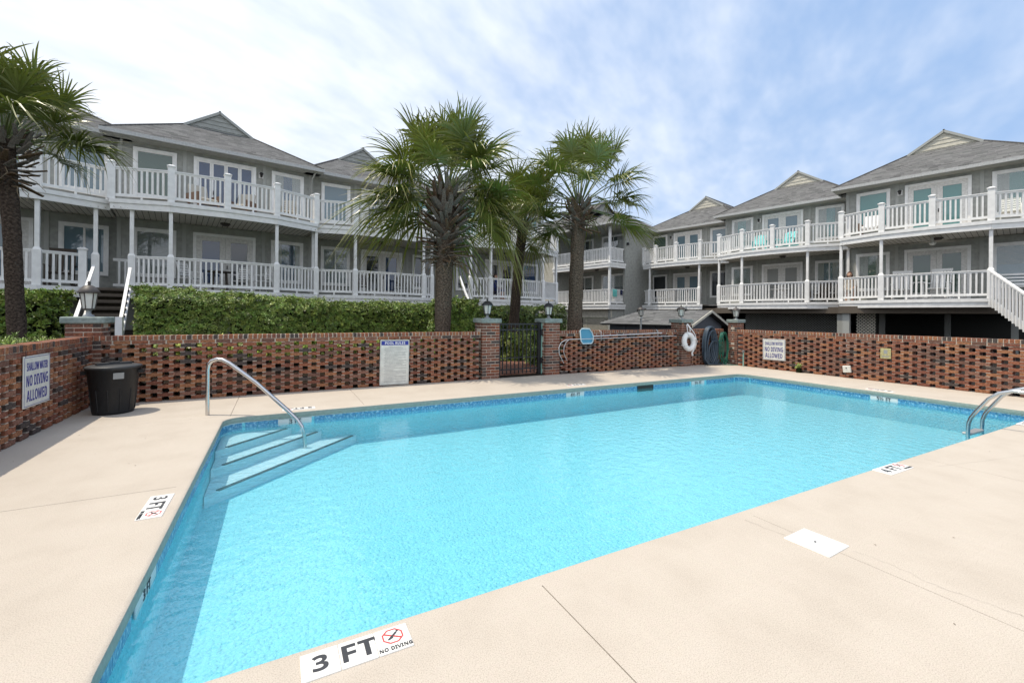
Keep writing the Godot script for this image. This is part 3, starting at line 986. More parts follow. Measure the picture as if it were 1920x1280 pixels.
func shingles(house: Node3D, called: String, poly: Array, face: Basis, origin: Vector3, parent: Node3D) -> void:
	# poly in the slope's own plane (x along the eave, y up the slope); felt below, rows of tabs above
	var pk := PackedVector2Array(poly)
	var st := ST()
	var idx := Geometry2D.triangulate_polygon(pk)
	var xf := Transform3D(face, origin)
	for i in range(0, idx.size(), 3):
		var a := pk[idx[i]]
		var b := pk[idx[i + 1]]
		var c := pk[idx[i + 2]]
		if (b - a).cross(c - a) < 0:
			var t := b; b = c; c = t
		tri(st, xf * Vector3(a.x, a.y, 0), xf * Vector3(b.x, b.y, 0), xf * Vector3(c.x, c.y, 0))
		tri(st, xf * Vector3(a.x, a.y, -0.05), xf * Vector3(c.x, c.y, -0.05), xf * Vector3(b.x, b.y, -0.05))
	var base := pt(called, fin(st), M.roof_felt, parent)
	st = ST()
	var y := 0.0
	var lo := pk[0]
	var hi := pk[0]
	for p in pk:
		lo = lo.min(p)
		hi = hi.max(p)
	var row := 0
	var expo := 0.142
	y = lo.y
	while y < hi.y - 0.02:
		# the width of the slope at this height
		var xs := []
		var ym := y + expo * 0.5
		for i in pk.size():
			var p := pk[i]
			var q := pk[(i + 1) % pk.size()]
			if (p.y - ym) * (q.y - ym) < 0:
				xs.append(p.x + (q.x - p.x) * (ym - p.y) / (q.y - p.y))
		xs.sort()
		if xs.size() >= 2:
			var x: float = xs[0]
			while x < xs[-1] - 0.01:
				var w := minf(rng.randf_range(0.17, 0.36), xs[-1] - x)
				var v := rng.randf_range(0.15, 0.225)
				if rng.randf() < 0.15: v *= 0.75
				st.set_color(Color(v * 1.06, v * 1.07, v * 1.08))
				xbox(st, Transform3D(face * Basis(Vector3.RIGHT, 0.045), origin + face * Vector3(x + w / 2, y + expo * 0.62, 0.011)), Vector3(w - 0.004, expo * 1.25, rng.randf_range(0.010, 0.018)))
				x += w
		y += expo
		row += 1
	tag(pt("shingles", fin(st), M.shingle, base), "", "", "", "stuff")

func roof(house: Node3D, sa: float, sb: float, te: float, tg: float, hw: float, back: float, light: bool) -> void:
	# a hip with a small gable at its front: eave from sa to sb, gable face at tg, half width hw
	var r := Node3D.new()
	r.name = numbered("roof", house)
	house.add_child(r)
	var m := (sa + sb) / 2
	var yg := 9.15
	var yp := 9.93
	var y0 := YE + 0.02
	# front slope
	var run := te - tg
	var slope := Vector2(run, yg - y0).length()
	var upv := Vector3(0, yg - y0, -run).normalized()
	var bs := Basis(Vector3.RIGHT, upv, Vector3.RIGHT.cross(upv))
	shingles(house, "front_slope", [Vector2(0, 0), Vector2(sb - sa, 0), Vector2(m + hw - sa, slope), Vector2(m - hw - sa, slope)], bs, Vector3(sa, y0, te), r)
	# side slopes, running back
	for sg in [-1.0, 1.0]:
		var se: float = sa if sg < 0 else sb
		var sgm: float = m - hw if sg < 0 else m + hw
		var rr := absf(sgm - se)
		var sl := Vector2(rr, yg - y0).length()
		var u2 := Vector3(-sg * rr, yg - y0, 0).normalized()
		if sg < 0:
			var b2 := Basis(Vector3.BACK, u2, Vector3.BACK.cross(u2))
			shingles(house, "side_slope", [Vector2(back - te, 0), Vector2(0, 0), Vector2(tg - te, sl), Vector2(back - te, sl)], b2, Vector3(se, y0, te), r)
		else:
			var b2 := Basis(Vector3.FORWARD, u2, Vector3.FORWARD.cross(u2))
			shingles(house, "side_slope", [Vector2(0, 0), Vector2(te - back, 0), Vector2(te - back, sl), Vector2(te - tg, sl)], b2, Vector3(se, y0, te), r)
		# upper gable slopes with a little overhang
		var u3 := Vector3(-sg * (hw + 0.15), yp - yg + 0.1, 0).normalized()
		var l3 := Vector2(hw + 0.15, yp - yg + 0.1).length()
		if sg < 0:
			var b3 := Basis(Vector3.BACK, u3, Vector3.BACK.cross(u3))
			shingles(house, "gable_slope", [Vector2(back - tg, 0), Vector2(0.07, 0), Vector2(0.07, l3), Vector2(back - tg, l3)], b3, Vector3(m - hw - 0.15, yg - 0.08, tg), r)
		else:
			var b3 := Basis(Vector3.FORWARD, u3, Vector3.FORWARD.cross(u3))
			shingles(house, "gable_slope", [Vector2(-0.07, 0), Vector2(tg - back, 0), Vector2(tg - back, l3), Vector2(-0.07, l3)], b3, Vector3(m + hw + 0.15, yg - 0.08, tg), r)
	# gable face: boards and dark rakes
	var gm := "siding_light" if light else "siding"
	var st := ST()
	var rows := 5
	for k in rows:
		var ya := lerpf(yg - 0.12, yp, float(k) / rows)
		var yb := lerpf(yg - 0.12, yp, float(k + 1) / rows)
		var wa := hw * clampf((yp - ya) / (yp - yg), 0, 1.2)
		var wb := hw * clampf((yp - yb) / (yp - yg), 0, 1.2)
		quad(st, Vector3(m - wa, ya, tg + 0.035), Vector3(m + wa, ya, tg + 0.035), Vector3(m + wb, yb, tg + 0.012), Vector3(m - wb, yb, tg + 0.012))
		quad(st, Vector3(m + wa, ya, tg + 0.035), Vector3(m - wa, ya, tg + 0.035), Vector3(m - wa, ya, tg - 0.05), Vector3(m + wa, ya, tg - 0.05))
	pt("gable_siding", fin(st), M[gm], r)
	st = ST()
	for sg in [-1.0, 1.0]:
		var a := Vector3(m + sg * (hw + 0.16), yg - 0.10, tg + 0.065)
		var b := Vector3(m, yp + 0.03, tg + 0.065)
		var c := (a + b) / 2
		var ang := atan2(b.y - a.y, b.x - a.x)
		xbox(st, Transform3D(Basis(Vector3.BACK, ang), c + Vector3(0, -0.02, 0)), Vector3(a.distance_to(b), 0.10, 0.04))
	pt("rake_trim", fin(st), M.trim_grey, r)
	# ridge caps over the two hips and the ridge
	st = ST()
	st.set_color(Color(0.13, 0.128, 0.122))
	for pr in [[Vector3(sa, y0 + 0.02, te), Vector3(m - hw, yg + 0.02, tg)], [Vector3(sb, y0 + 0.02, te), Vector3(m + hw, yg + 0.02, tg)], [Vector3(m, yp + 0.05, tg + 0.08), Vector3(m, yp + 0.05, back)]]:
		tube(st, [pr[0], pr[1]], 0.045, 6)
	pt("ridge_cap", fin(st), M.shingle, r)
	# eave: gutter and soffit
	st = ST()
	bx(st, Vector3(m, YE - 0.045, te + 0.055), Vector3(sb - sa + 0.06, 0.125, 0.10))
	for sg in [-1.0, 1.0]:
		var se2: float = sa if sg < 0 else sb
		bx(st, Vector3(se2, YE - 0.05, (te + back) / 2), Vector3(0.05, 0.12, te - back - 0.02))
	pt("gutter", fin(st), M.gutter_grey, r)
	st = ST()
	bx(st, Vector3(m, YE - 0.11, te - 0.31), Vector3(sb - sa - 0.06, 0.02, 0.60))
	pt("eave_soffit", fin(st), M.siding, r)

func bowed(w: float, s0 := -1.0, s1 := -1.0) -> Array:       # the deck's bowed front
	var p := [Vector2(0, 0.0), Vector2(1.46, 0.58), Vector2(2.96, 0.70), Vector2(4.46, 0.58), Vector2(5.92, 0.0)]
	return p

func on_bow(s: float) -> Vector2:
	var p := bowed(5.92)
	for i in 4:
		if s <= p[i + 1].x:
			return p[i].lerp(p[i + 1], (s - p[i].x) / (p[i + 1].x - p[i].x))
	return p[4]

func clip_bow(s0: float, s1: float) -> Array:
	var out := [on_bow(s0)]
	for p in bowed(5.92):
		if p.x > s0 + 0.05 and p.x < s1 - 0.05: out.append(p)
	out.append(on_bow(s1))
	return out

func apartment(called: String, label: String, o: Vector2, deg: float, sh: float, look: Dictionary) -> Node3D:
	var h := thing(called, label, "apartment house", Vector3(o.x, 0, o.y), deg_to_rad(deg), "connected apartment houses round the pool")
	var right: bool = look.get("right", false)
	# walls
	var w0 := Vector2(-0.05 + sh, -1.80)
	var w1 := Vector2(1.72 + sh, -1.66)
	var w2 := Vector2(4.24 + sh, -1.66)
	var w3 := Vector2(5.97 + sh, -1.80)
	for pr in [[w0, w1], [w1, w2], [w2, w3]]:
		siding_wall(h, pr[0], pr[1], YL - 0.1, YU - 0.28)
		siding_wall(h, pr[0], pr[1], YU - 0.02, YE - 0.1)
	var st := ST()
	for p in [w0, w1, w2, w3]:
		for yy in [[YL, YU - 0.28], [YU, YE - 0.12]]:
			pt("corner_trim", boxm(Vector3(0.11, yy[1] - yy[0], 0.05)), M.trim_grey, h, at(Vector3(p.x, (yy[0] + yy[1]) / 2, p.y + 0.015)))
	# body behind: side walls and back
	st = ST()
	var yb := YL - 0.25 if right else -0.2
	bx(st, Vector3(w0.x + 0.06, (yb + YE) / 2 - 0.06, -5.4), Vector3(0.12, YE - yb - 0.12, 7.0))
	bx(st, Vector3(w3.x - 0.06, (yb + YE) / 2 - 0.06, -5.4), Vector3(0.12, YE - yb - 0.12, 7.0))
	bx(st, Vector3((w0.x + w3.x) / 2, (yb + YE) / 2 - 0.06, -8.85), Vector3(w3.x - w0.x - 0.26, YE - yb - 0.12, 0.12))
	bx(st, Vector3((w0.x + w3.x) / 2, YL - 0.17, -5.35), Vector3(w3.x - w0.x - 0.26, 0.12, 6.8))
	if not right:
		bx(st, Vector3((w0.x + w3.x) / 2, YL / 2 - 0.3, -1.75), Vector3(w3.x - w0.x - 0.26, YL - 0.1, 0.12))
	pt("house_body", fin(st), M.siding, h)
	if right:
		st = ST()
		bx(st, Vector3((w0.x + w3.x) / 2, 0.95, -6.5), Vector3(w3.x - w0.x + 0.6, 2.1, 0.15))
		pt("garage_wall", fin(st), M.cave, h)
		st = ST()
		bx(st, Vector3(2.95, 1.83, 0.25), Vector3(5.9, 0.30, 0.14))
		bx(st, Vector3(2.95, 1.83, -1.7), Vector3(5.9, 0.30, 0.14))
		pt("beam", fin(st), M.beam, h)
		for l in look.get("lattices", []):
			lattice(h, Vector2(l[0], l[2]), Vector2(l[1], l[2]), 1.67, l[3])
		st = ST()
		for k in 9:
			bx(st, Vector3(0.3 + 0.66 * k, 1.86, -4.0), Vector3(0.05, 0.20, 4.6))
		pt("joists", fin(st), M.beam, h).set_meta("kind", "stuff")
		for l in [[0.9, -3.2], [5.0, -3.2], [2.9, -5.6]]:
			pt("inner_post", boxm(Vector3(0.2, 1.72, 0.2)), M.trim_grey, h, at(Vector3(l[0], 0.84, l[1])))
		for s in look.get("piles", []):
			pt("pile", boxm(Vector3(0.24, 1.7, 0.24)), M.trim_grey, h, at(Vector3(s, 0.83, 0.1)))
	roof(h, -0.48 + sh, 6.34 + sh, -1.15, -4.3, 1.22, -8.9, right)
	# decks
	var lo: Array = look.get("lower", [0.0, 5.92])
	var up: Array = look.get("upper", [0.0, 5.92])
	deck_slab(h, clip_bow(up[0], up[1]), -1.72, YU, true)
	deck_slab(h, clip_bow(lo[0], lo[1]), -1.72, YL, false)
	if lo[0] > 0.2 or lo[1] < 5.7:
		st = ST()
		if lo[0] > 0.2:
			bx(st, Vector3(lo[0] / 2 - 0.003, YL - 0.045, -1.1), Vector3(lo[0], 0.07, 1.3))
		if lo[1] < 5.7:
			bx(st, Vector3((lo[1] + 5.92) / 2 + 0.003, YL - 0.045, -1.0), Vector3(5.92 - lo[1], 0.07, 1.5))
		pt("landing", fin(st), M.deck_board, h)
	# upper railing
	var pts := clip_bow(up[0], up[1])
	for i in pts.size() - 1:
		var a: Vector2 = pts[i]
		var b: Vector2 = pts[i + 1]
		var u := (b - a).normalized() * 0.075
		railing(h, a + u - Vector2(0, 0.06), b - u - Vector2(0, 0.06), YU)
	for p in pts:
		newel(h, p - Vector2(0, 0.06), YU, 0.0)
	for q in look.get("newels", []):
		newel(h, on_bow(q) - Vector2(0, 0.07), YL, 0.0)
	for q in look.get("extra_rails", []):
		railing(h, Vector2(q[0], q[1]), Vector2(q[2], q[3]), YL)
	# lower railing between the tall posts
	var ps: Array = look.get("posts", [0.0, 1.46, 4.46, 5.92])
	for i in ps.size():
		tall_post(h, on_bow(ps[i]) - Vector2(0, 0.07), 0.0)
	var rails: Array = look.get("rails", [[0.0, 5.92]])
	for r in rails:
		var q := clip_bow(r[0], r[1])
		var cut := []
		for i in q.size():
			var is_post: bool = i == 0 or i == q.size() - 1 or ps.any(func(s): return absf(s - q[i].x) < 0.1)
			cut.append(q[i])
		for i in cut.size() - 1:
			var a: Vector2 = cut[i]
			var b: Vector2 = cut[i + 1]
			var u := (b - a).normalized() * 0.06
			var ua := u if i == 0 or ps.any(func(v): return absf(v - a.x) < 0.1) else Vector2.ZERO
			var ub := u if i == cut.size() - 2 or ps.any(func(v): return absf(v - b.x) < 0.1) else Vector2.ZERO
			railing(h, a + ua - Vector2(0, 0.07), b - ub - Vector2(0, 0.07), YL)
	# windows and doors
	var bl := seg_basis(w0, w1)
	var bm := Basis.IDENTITY
	var br := seg_basis(w2, w3)
	var mid := func(a: Vector2, b: Vector2, s: float) -> Vector3:
		var k := (s - a.x) / (b.x - a.x)
		var p := a.lerp(b, k)
		return Vector3(p.x, 0, p.y)
	var gl: Array = look.get("glass", ["glass_teal", "glass_blue", "glass_blue", "glass_grey", "glass_blue", "glass_blue"])
	for f in 2:
		var y: float = YL if f else YU
		var top: float = 4.30 if f else 7.06
		var hh := 1.52
		var wl: Vector3 = mid.call(w0, w1, 0.90 + sh)
		var wr: Vector3 = mid.call(w2, w3, 5.10 + sh)
		wl.y = top - hh / 2
		wr.y = top - hh / 2
		window(h, bl, wl + bl * Vector3(0, 0, 0.012), 1.02, hh, gl[f * 3], 1 if look.get("split_left", []).has(f) else 0, look.get("blinds", []).has(f * 3))
		window(h, br, wr + br * Vector3(0, 0, 0.012), 1.02, hh, gl[f * 3 + 2], 1 if look.get("split_right", []).has(f) else 0, look.get("blinds", []).has(f * 3 + 2))
		var dc := Vector3(2.97 + sh, y, -1.66 + 0.012)
		var sl: bool = look.get("slider", []).has(f)
		french_door(h, bm, dc, 1.98, top + 0.1 - y, [gl[f * 3 + 1], look.get("door2", gl[f * 3 + 1])] if not sl else [gl[f * 3 + 1]], sl)
	wall_lamp(h, bm, Vector3(1.82 + sh if right else 4.13 + sh, 6.88, -1.65))
	ceiling_lamp(h, Vector3(3.0, YU - 0.265, -0.7))
	# downpipe at the corner
	st = ST()
	tube(st, [Vector3(6.05 + sh, YE - 0.12, -1.2), Vector3(6.0 + sh, YE - 0.35, -1.62), Vector3(6.0 + sh, YU, -1.70)], 0.04, 6)
	pt("downpipe", fin(st), M.trim_grey, h)
	return h

func stairs(label: String, a: Vector3, b: Vector3, side: Vector3, width: float, steps: int, with_balusters: bool, sides := [0, 1], drop := 0.0) -> Node3D:
	# from the landing a down to b; side points across the flight
	var o := thing("staircase", label, "staircase", a, 0.0, "outdoor stairs up to the decks")
	var d := b - a
	var run := Vector3(d.x, 0, d.z)
	var dir := run.normalized()
	var bs := Basis(Vector3.UP, atan2(-side.z, side.x))
	for k in steps:
		var f := (k + 0.5) / steps
		pt("tread", boxm(Vector3(width, 0.045, run.length() / steps + 0.03)), M.dark_wood, o, Transform3D(bs, side * width / 2 + run * f + Vector3(0, d.y * (k + 0.6) / steps, 0)))
		pt("riser", boxm(Vector3(width - 0.01, -d.y / steps, 0.02)), M.beam, o, Transform3D(bs, side * width / 2 + run * (float(k) / steps) + Vector3(0, d.y * (k + 0.55) / steps - 0.03, 0)))
	for s in sides:
		var off = side * width * s
		var st := ST()
		var mid = off + d / 2
		var sl := d.normalized()
		var fb := Basis(sl, sl.cross(side).normalized() * (1.0 if sl.cross(side).y > 0 else -1.0), side)
		if fb.determinant() < 0: fb.z = -fb.z
		xbox(st, Transform3D(fb, mid + Vector3(0, -0.10, 0)), Vector3(d.length(), 0.22 if with_balusters else 0.14, 0.04))
		pt("stringer", fin(st), M.white_paint, o)
		st = ST()
		xbox(st, Transform3D(fb, mid + Vector3(0, 0.93 - drop, 0)), Vector3(d.length(), 0.045, 0.07 if not with_balusters else 0.10))
		xbox(st, Transform3D(fb, mid + Vector3(0, 0.88 - drop, 0)), Vector3(d.length(), 0.06, 0.045))
		var rl := pt("handrail", fin(st), M.white_paint, o)
		if with_balusters:
			var n := int(run.length() / 0.13)
			var m := boxm(Vector3(0.045, 1.12, 0.04))
			for k in n:
				var f := (k + 0.5) / n
				pt("baluster", m, M.white_paint, rl, Transform3D(bs, off + d * f + Vector3(0, 0.33 - drop * 0.5, 0) + side * (0.05 if s else -0.05)))
		pt("newel_post", boxm(Vector3(0.13, 1.15, 0.13)), M.white_paint, o, at(off + d + Vector3(0, 0.42 - drop * 0.5, 0)))
	return o

func lattice(h: Node3D, p0: Vector2, p1: Vector2, ht: float, m: String) -> void:
	var d := p0.distance_to(p1)
	var bs := seg_basis(p0, p1)
	var c := (p0 + p1) / 2
	var st := ST()
	var x := -d / 2 - ht
	while x < d / 2:
		for sg in [-1, 1]:
			var a0 := Vector2(x, 0.0 if sg > 0 else ht)
			var b0 := Vector2(x + ht, ht if sg > 0 else 0.0)
			var k0 := clampf((-d / 2 - a0.x) / ht, 0, 1)
			var k1 := clampf((d / 2 - a0.x) / ht, 0, 1)
			if k1 - k0 < 0.02: continue
			var a := a0.lerp(b0, k0)
			var b := a0.lerp(b0, k1)
			var mm := (a + b) / 2
			xbox(st, Transform3D(Basis(Vector3.BACK, (b - a).angle()), Vector3(mm.x, mm.y, 0.012 * sg)), Vector3(a.distance_to(b), 0.04, 0.01))
		x += 0.13
	tag(pt("lattice", fin(st), M[m], h, Transform3D(bs, Vector3(c.x, 0.0, c.y))), "", "", "", "stuff")
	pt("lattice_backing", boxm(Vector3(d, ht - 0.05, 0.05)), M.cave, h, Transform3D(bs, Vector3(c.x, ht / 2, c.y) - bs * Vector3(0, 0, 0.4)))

func corner_house() -> void:
	# the house where the two wings meet; its corner points at the pool
	var c0 := Vector2(18.94, -22.18)
	var h := thing("corner_house", "grey corner house with stacked covered balconies behind the tallest palm", "apartment house", Vector3(c0.x, 0, c0.y), 0.0, "connected apartment houses round the pool")
	var l := Vector2(-0.16, -0.987)      # along the left face, away from the corner
	var r := Vector2(0.985, -0.172)      # along the right face
	var q := func(a: float, b: float) -> Vector2: return l * a + r * b
	for fl in 2:
		var y: float = YL if fl == 0 else YU
		var st := ST()
		var poly := [q.call(0, 0), q.call(5.4, 0), q.call(5.4, 2.2), q.call(0, 2.2)]
		prism(st, poly, y - 0.26, y)
		pt("deck_floor", fin(st), M.deck_board, h)
		st = ST()
		for pr in [[q.call(5.4, 0), q.call(0, 0)], [q.call(0, 0), q.call(0, 1.55)]]:
			var bs := seg_basis(pr[0], pr[1])
			var c: Vector2 = (pr[0] + pr[1]) / 2
			var n := bs * Vector3(0, 0, 0.03)
			xbox(st, Transform3D(bs, Vector3(c.x + n.x, y - 0.06, c.y + n.z)), Vector3(pr[0].distance_to(pr[1]) + 0.06, 0.125, 0.10))
			xbox(st, Transform3D(bs, Vector3(c.x + n.x * 0.4, y - 0.22, c.y + n.z * 0.4)), Vector3(pr[0].distance_to(pr[1]) + 0.03, 0.20, 0.075))
		pt("fascia", fin(st), M.white_paint, h)
		var ins := 0.08
		railing(h, q.call(5.3, ins), q.call(2.75, ins), y)
		railing(h, q.call(2.6, ins), q.call(0.15, ins), y)
		railing(h, q.call(ins, 0.15), q.call(ins, 1.5), y)
		for p in [q.call(2.68, ins), q.call(ins, ins), q.call(5.35, ins)]:
			var top: float = YU - 0.26 if fl == 0 else YE - 0.15
			pt("porch_post", boxm(Vector3(0.13, top - y, 0.13)), M.white_paint, h, at(Vector3(p.x, (top + y) / 2, p.y), 0.17))
		# recessed wall with a window behind the balcony
		siding_wall(h, q.call(5.4, 2.2), q.call(0.0, 2.2), y, y + 2.45)
		var wb := seg_basis(q.call(5.4, 2.2), q.call(0.0, 2.2))
		var wc: Vector2 = q.call(1.5, 2.2)
		window(h, wb, Vector3(wc.x, y + 1.25, wc.y) + wb * Vector3(0, 0, 0.015), 1.9, 1.7, "glass_dark", 1)
		wc = q.call(4.2, 2.2)
		window(h, wb, Vector3(wc.x, y + 1.25, wc.y) + wb * Vector3(0, 0, 0.015), 1.5, 1.7, "glass_dark", 1)
	# right face and the lit wall left of the balconies
	siding_wall(h, q.call(0, 1.55), q.call(0, 4.6), -0.1, YE - 0.1)
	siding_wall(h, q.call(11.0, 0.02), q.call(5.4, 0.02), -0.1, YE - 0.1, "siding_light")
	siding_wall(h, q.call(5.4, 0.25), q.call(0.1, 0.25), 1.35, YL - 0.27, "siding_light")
	siding_wall(h, q.call(0.12, 0.16), q.call(0.12, 1.56), -0.1, YL - 0.27)
	var st := ST()
	prism(st, [q.call(0.1, 4.4), q.call(0.1, 5.5), q.call(11.0, 5.5), q.call(11.0, 0.2), q.call(5.5, 0.2), q.call(5.5, 2.35), q.call(0.1, 2.35)], YL - 0.2, YE - 0.12)
	prism(st, [q.call(0.1, 1.6), q.call(0.1, 2.34), q.call(0.2, 2.34), q.call(0.2, 1.6)], -0.1, YE - 0.12)
	pt("house_body", fin(st), M.siding, h)
	# lattice skirt under the lower balcony
	for pr in [[q.call(5.3, 0.3), q.call(2.7, 0.3)], [q.call(2.6, 0.3), q.call(0.25, 0.3)]]:
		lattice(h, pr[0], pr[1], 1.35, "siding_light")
	# roof: two slopes to the pool, a gable over the right one
	var rn := Node3D.new()
	rn.name = "roof"
	h.add_child(rn)
	var e := 0.55
	var cor: Vector2 = q.call(-e, -e)
	var lf: Vector2 = q.call(12.0, -e)
	var rt: Vector2 = q.call(-e, 5.6)
	var top := 2.2      # rise
	var in_ := 4.2
	for side in 2:
		var along: Vector2 = (l if side == 0 else r)
		var inward: Vector2 = (r if side == 0 else l)
		var length: float = 12.5 if side == 0 else 6.2
		var upv := Vector3(inward.x * in_, top, inward.y * in_).normalized()
		var ax := Vector3(along.x, 0, along.y)
		if side == 0: ax = -ax
		upv = (upv - ax * ax.dot(upv)).normalized()
		var sl := Vector2(in_, top).length()
		var f := Basis(ax, upv, ax.cross(upv))
		if side == 0:
			shingles(h, "slope", [Vector2(-length, 0), Vector2(0, 0), Vector2(-in_, sl), Vector2(-length, sl)], f, Vector3(cor.x, YE, cor.y), rn)
		else:
			shingles(h, "slope", [Vector2(0, 0), Vector2(length, 0), Vector2(length, sl), Vector2(in_, sl)], f, Vector3(cor.x, YE, cor.y), rn)
	st = ST()
	for pr in [[lf, cor], [cor, rt]]:
		var bs := seg_basis(pr[0], pr[1])
		var c: Vector2 = (pr[0] + pr[1]) / 2
		xbox(st, Transform3D(bs, Vector3(c.x, YE - 0.04, c.y)), Vector3(pr[0].distance_to(pr[1]) + 0.1, 0.13, 0.10))
	pt("gutter", fin(st), M.gutter_grey, rn)
	st = ST()
	prism(st, [cor, lf, q.call(12.0, 2.3), q.call(-e, 2.3)], YE - 0.13, YE - 0.11)
	prism(st, [q.call(-e, 2.31), q.call(0.1, 2.31), q.call(0.1, 5.6), rt], YE - 0.13, YE - 0.11)
	pt("eave_soffit", fin(st), M.siding, rn)
	# the gable facing right
	st = ST()
	var g0: Vector3 = Vector3(q.call(2.3, 2.0).x, 8.75, q.call(2.3, 2.0).y)
	var gd := Vector3(r.x, 0, r.y)
	var gn := Vector3(-l.x, 0, -l.y)
	var ga := g0 - gd * 1.25
	var gb := g0 + gd * 1.25
	var gp := g0 + Vector3(0, 0.85, 0)
	tri(st, ga, gb, gp)
	pt("gable_siding", fin(st), M.siding, rn)
	st = ST()
	st.set_color(Color(0.15, 0.148, 0.142))
	for pr in [[ga, gp], [gp, gb]]:
		var n0: Vector3 = gn * 0.2 + Vector3(0, 0.04, 0)
		var bk: Vector3 = -gn * 3.0 + Vector3(0, 0.04, 0)
		quad(st, pr[0] + n0, pr[1] + n0, pr[1] + bk, pr[0] + bk)
		quad(st, pr[0] + n0, pr[0] + n0 - Vector3(0, 0.1, 0), pr[1] + n0 - Vector3(0, 0.1, 0), pr[1] + n0)
	pt("gable_slope", fin(st), M.shingle, rn)
	ceiling_lamp(h, Vector3(q.call(2.0, 1.0).x, YU - 0.27, q.call(2.0, 1.0).y))
	var fb := seg_basis(q.call(0, 1.55), q.call(0, 4.6))
	var fl2: Vector2 = q.call(0, 1.75)
	var lamp := pt("flood_lamp", boxm(Vector3(0.16, 0.16, 0.1)), M.black_metal, h, Transform3D(fb, Vector3(fl2.x, 6.3, fl2.y) + fb * Vector3(0, 0, 0.08)))

# ---------------------------------------------------------------- plants
func frond_mesh(lp: float, r: float, elev: float, sd: int, segs := 44) -> ArrayMesh:
	var g := RandomNumberGenerator.new()
	g.seed = sd
	var st := ST()
	st.set_smooth_group(-1)
	var down := Vector3(0, -cos(elev), -sin(elev))
	# petiole, arching a little
	var pts := []
	for k in 7:
		var f := k / 6.0
		pts.append(Vector3(0, 0, lp * f) + down * 0.10 * lp * f * f)
	st.set_color(Color(0.11, 0.15, 0.045))
	var rr := []
	for k in 7: rr.append(lerpf(0.024, 0.012, k / 6.0))
	tube(st, pts, rr, 5, false)
	var hub: Vector3 = pts[6]
	var fwd: Vector3 = (pts[6] - pts[5]).normalized()
	var side := Vector3.RIGHT
	var upn := fwd.cross(side).normalized()
	var droop := g.randf_range(0.26, 0.55) + 0.25 * maxf(0.0, 0.5 - elev)
	var yellow := g.randf_range(0.0, 0.5)
	var shade := g.randf_range(0.75, 1.2)
	var brown := 1.0 if g.randf() < 0.4 else 0.25
	for k in segs:
		var u := (k + 0.5) / segs * 2.0 - 1.0
		var a := u * deg_to_rad(118.0)
		var start := hub + fwd * 0.30 * r * maxf(0.0, cos(a * 0.75)) + down * 0.12 * r * maxf(0.0, cos(a))
		var dir := (fwd * cos(a) + side * sin(a) + upn * (0.28 * absf(sin(a)) + 0.10)).normalized()
		dir = (dir + Vector3(g.randf_range(-0.05, 0.05), g.randf_range(-0.05, 0.05), g.randf_range(-0.05, 0.05))).normalized()
		var L := r * (0.98 - 0.30 * absf(u) * absf(u)) * g.randf_range(0.88, 1.08)
		var dr := droop * g.randf_range(0.4, 1.9)
		var across := dir.cross(upn).normalized()
		across = (across + upn * g.randf_range(-0.35, 0.35) + upn * 0.25 * (1 if k % 2 else -1)).normalized()
		var prev_a := start
		var prev_b := start
		var cuts := [0.0, 0.22, 0.45, 0.68, 0.86, 1.0]
		var ws := [0.006, 0.0215, 0.0175, 0.0125, 0.0075, 0.001]
		var prev := []
		for c in 6:
			var f: float = cuts[c]
			var p := start + dir * L * f + down * L * dr * pow(f, 2.4)
			var w: float = ws[c] * r * 1.05
			var col := Color(0.148, 0.188, 0.042).lerp(Color(0.34, 0.31, 0.085), clampf(f * f * (0.35 + yellow), 0, 1))
			col = Color(col.r * shade, col.g * shade, col.b * shade)
			if f > 0.8: col = col.lerp(Color(0.30, 0.22, 0.11), brown * (f - 0.8) * 4.0)
			var cur := [p - across * w, p + across * w, col]
			if c > 0:
				var q := [prev[0], prev[1], cur[1], cur[0]]
				var cc := [prev[2], prev[2], cur[2], cur[2]]
				for ix in [[0, 1, 2], [0, 2, 3]]:
					for t in [ix[0], ix[2], ix[1]]:
						st.set_color(cc[t]); st.add_vertex(q[t])
			prev = cur
	return fin(st)

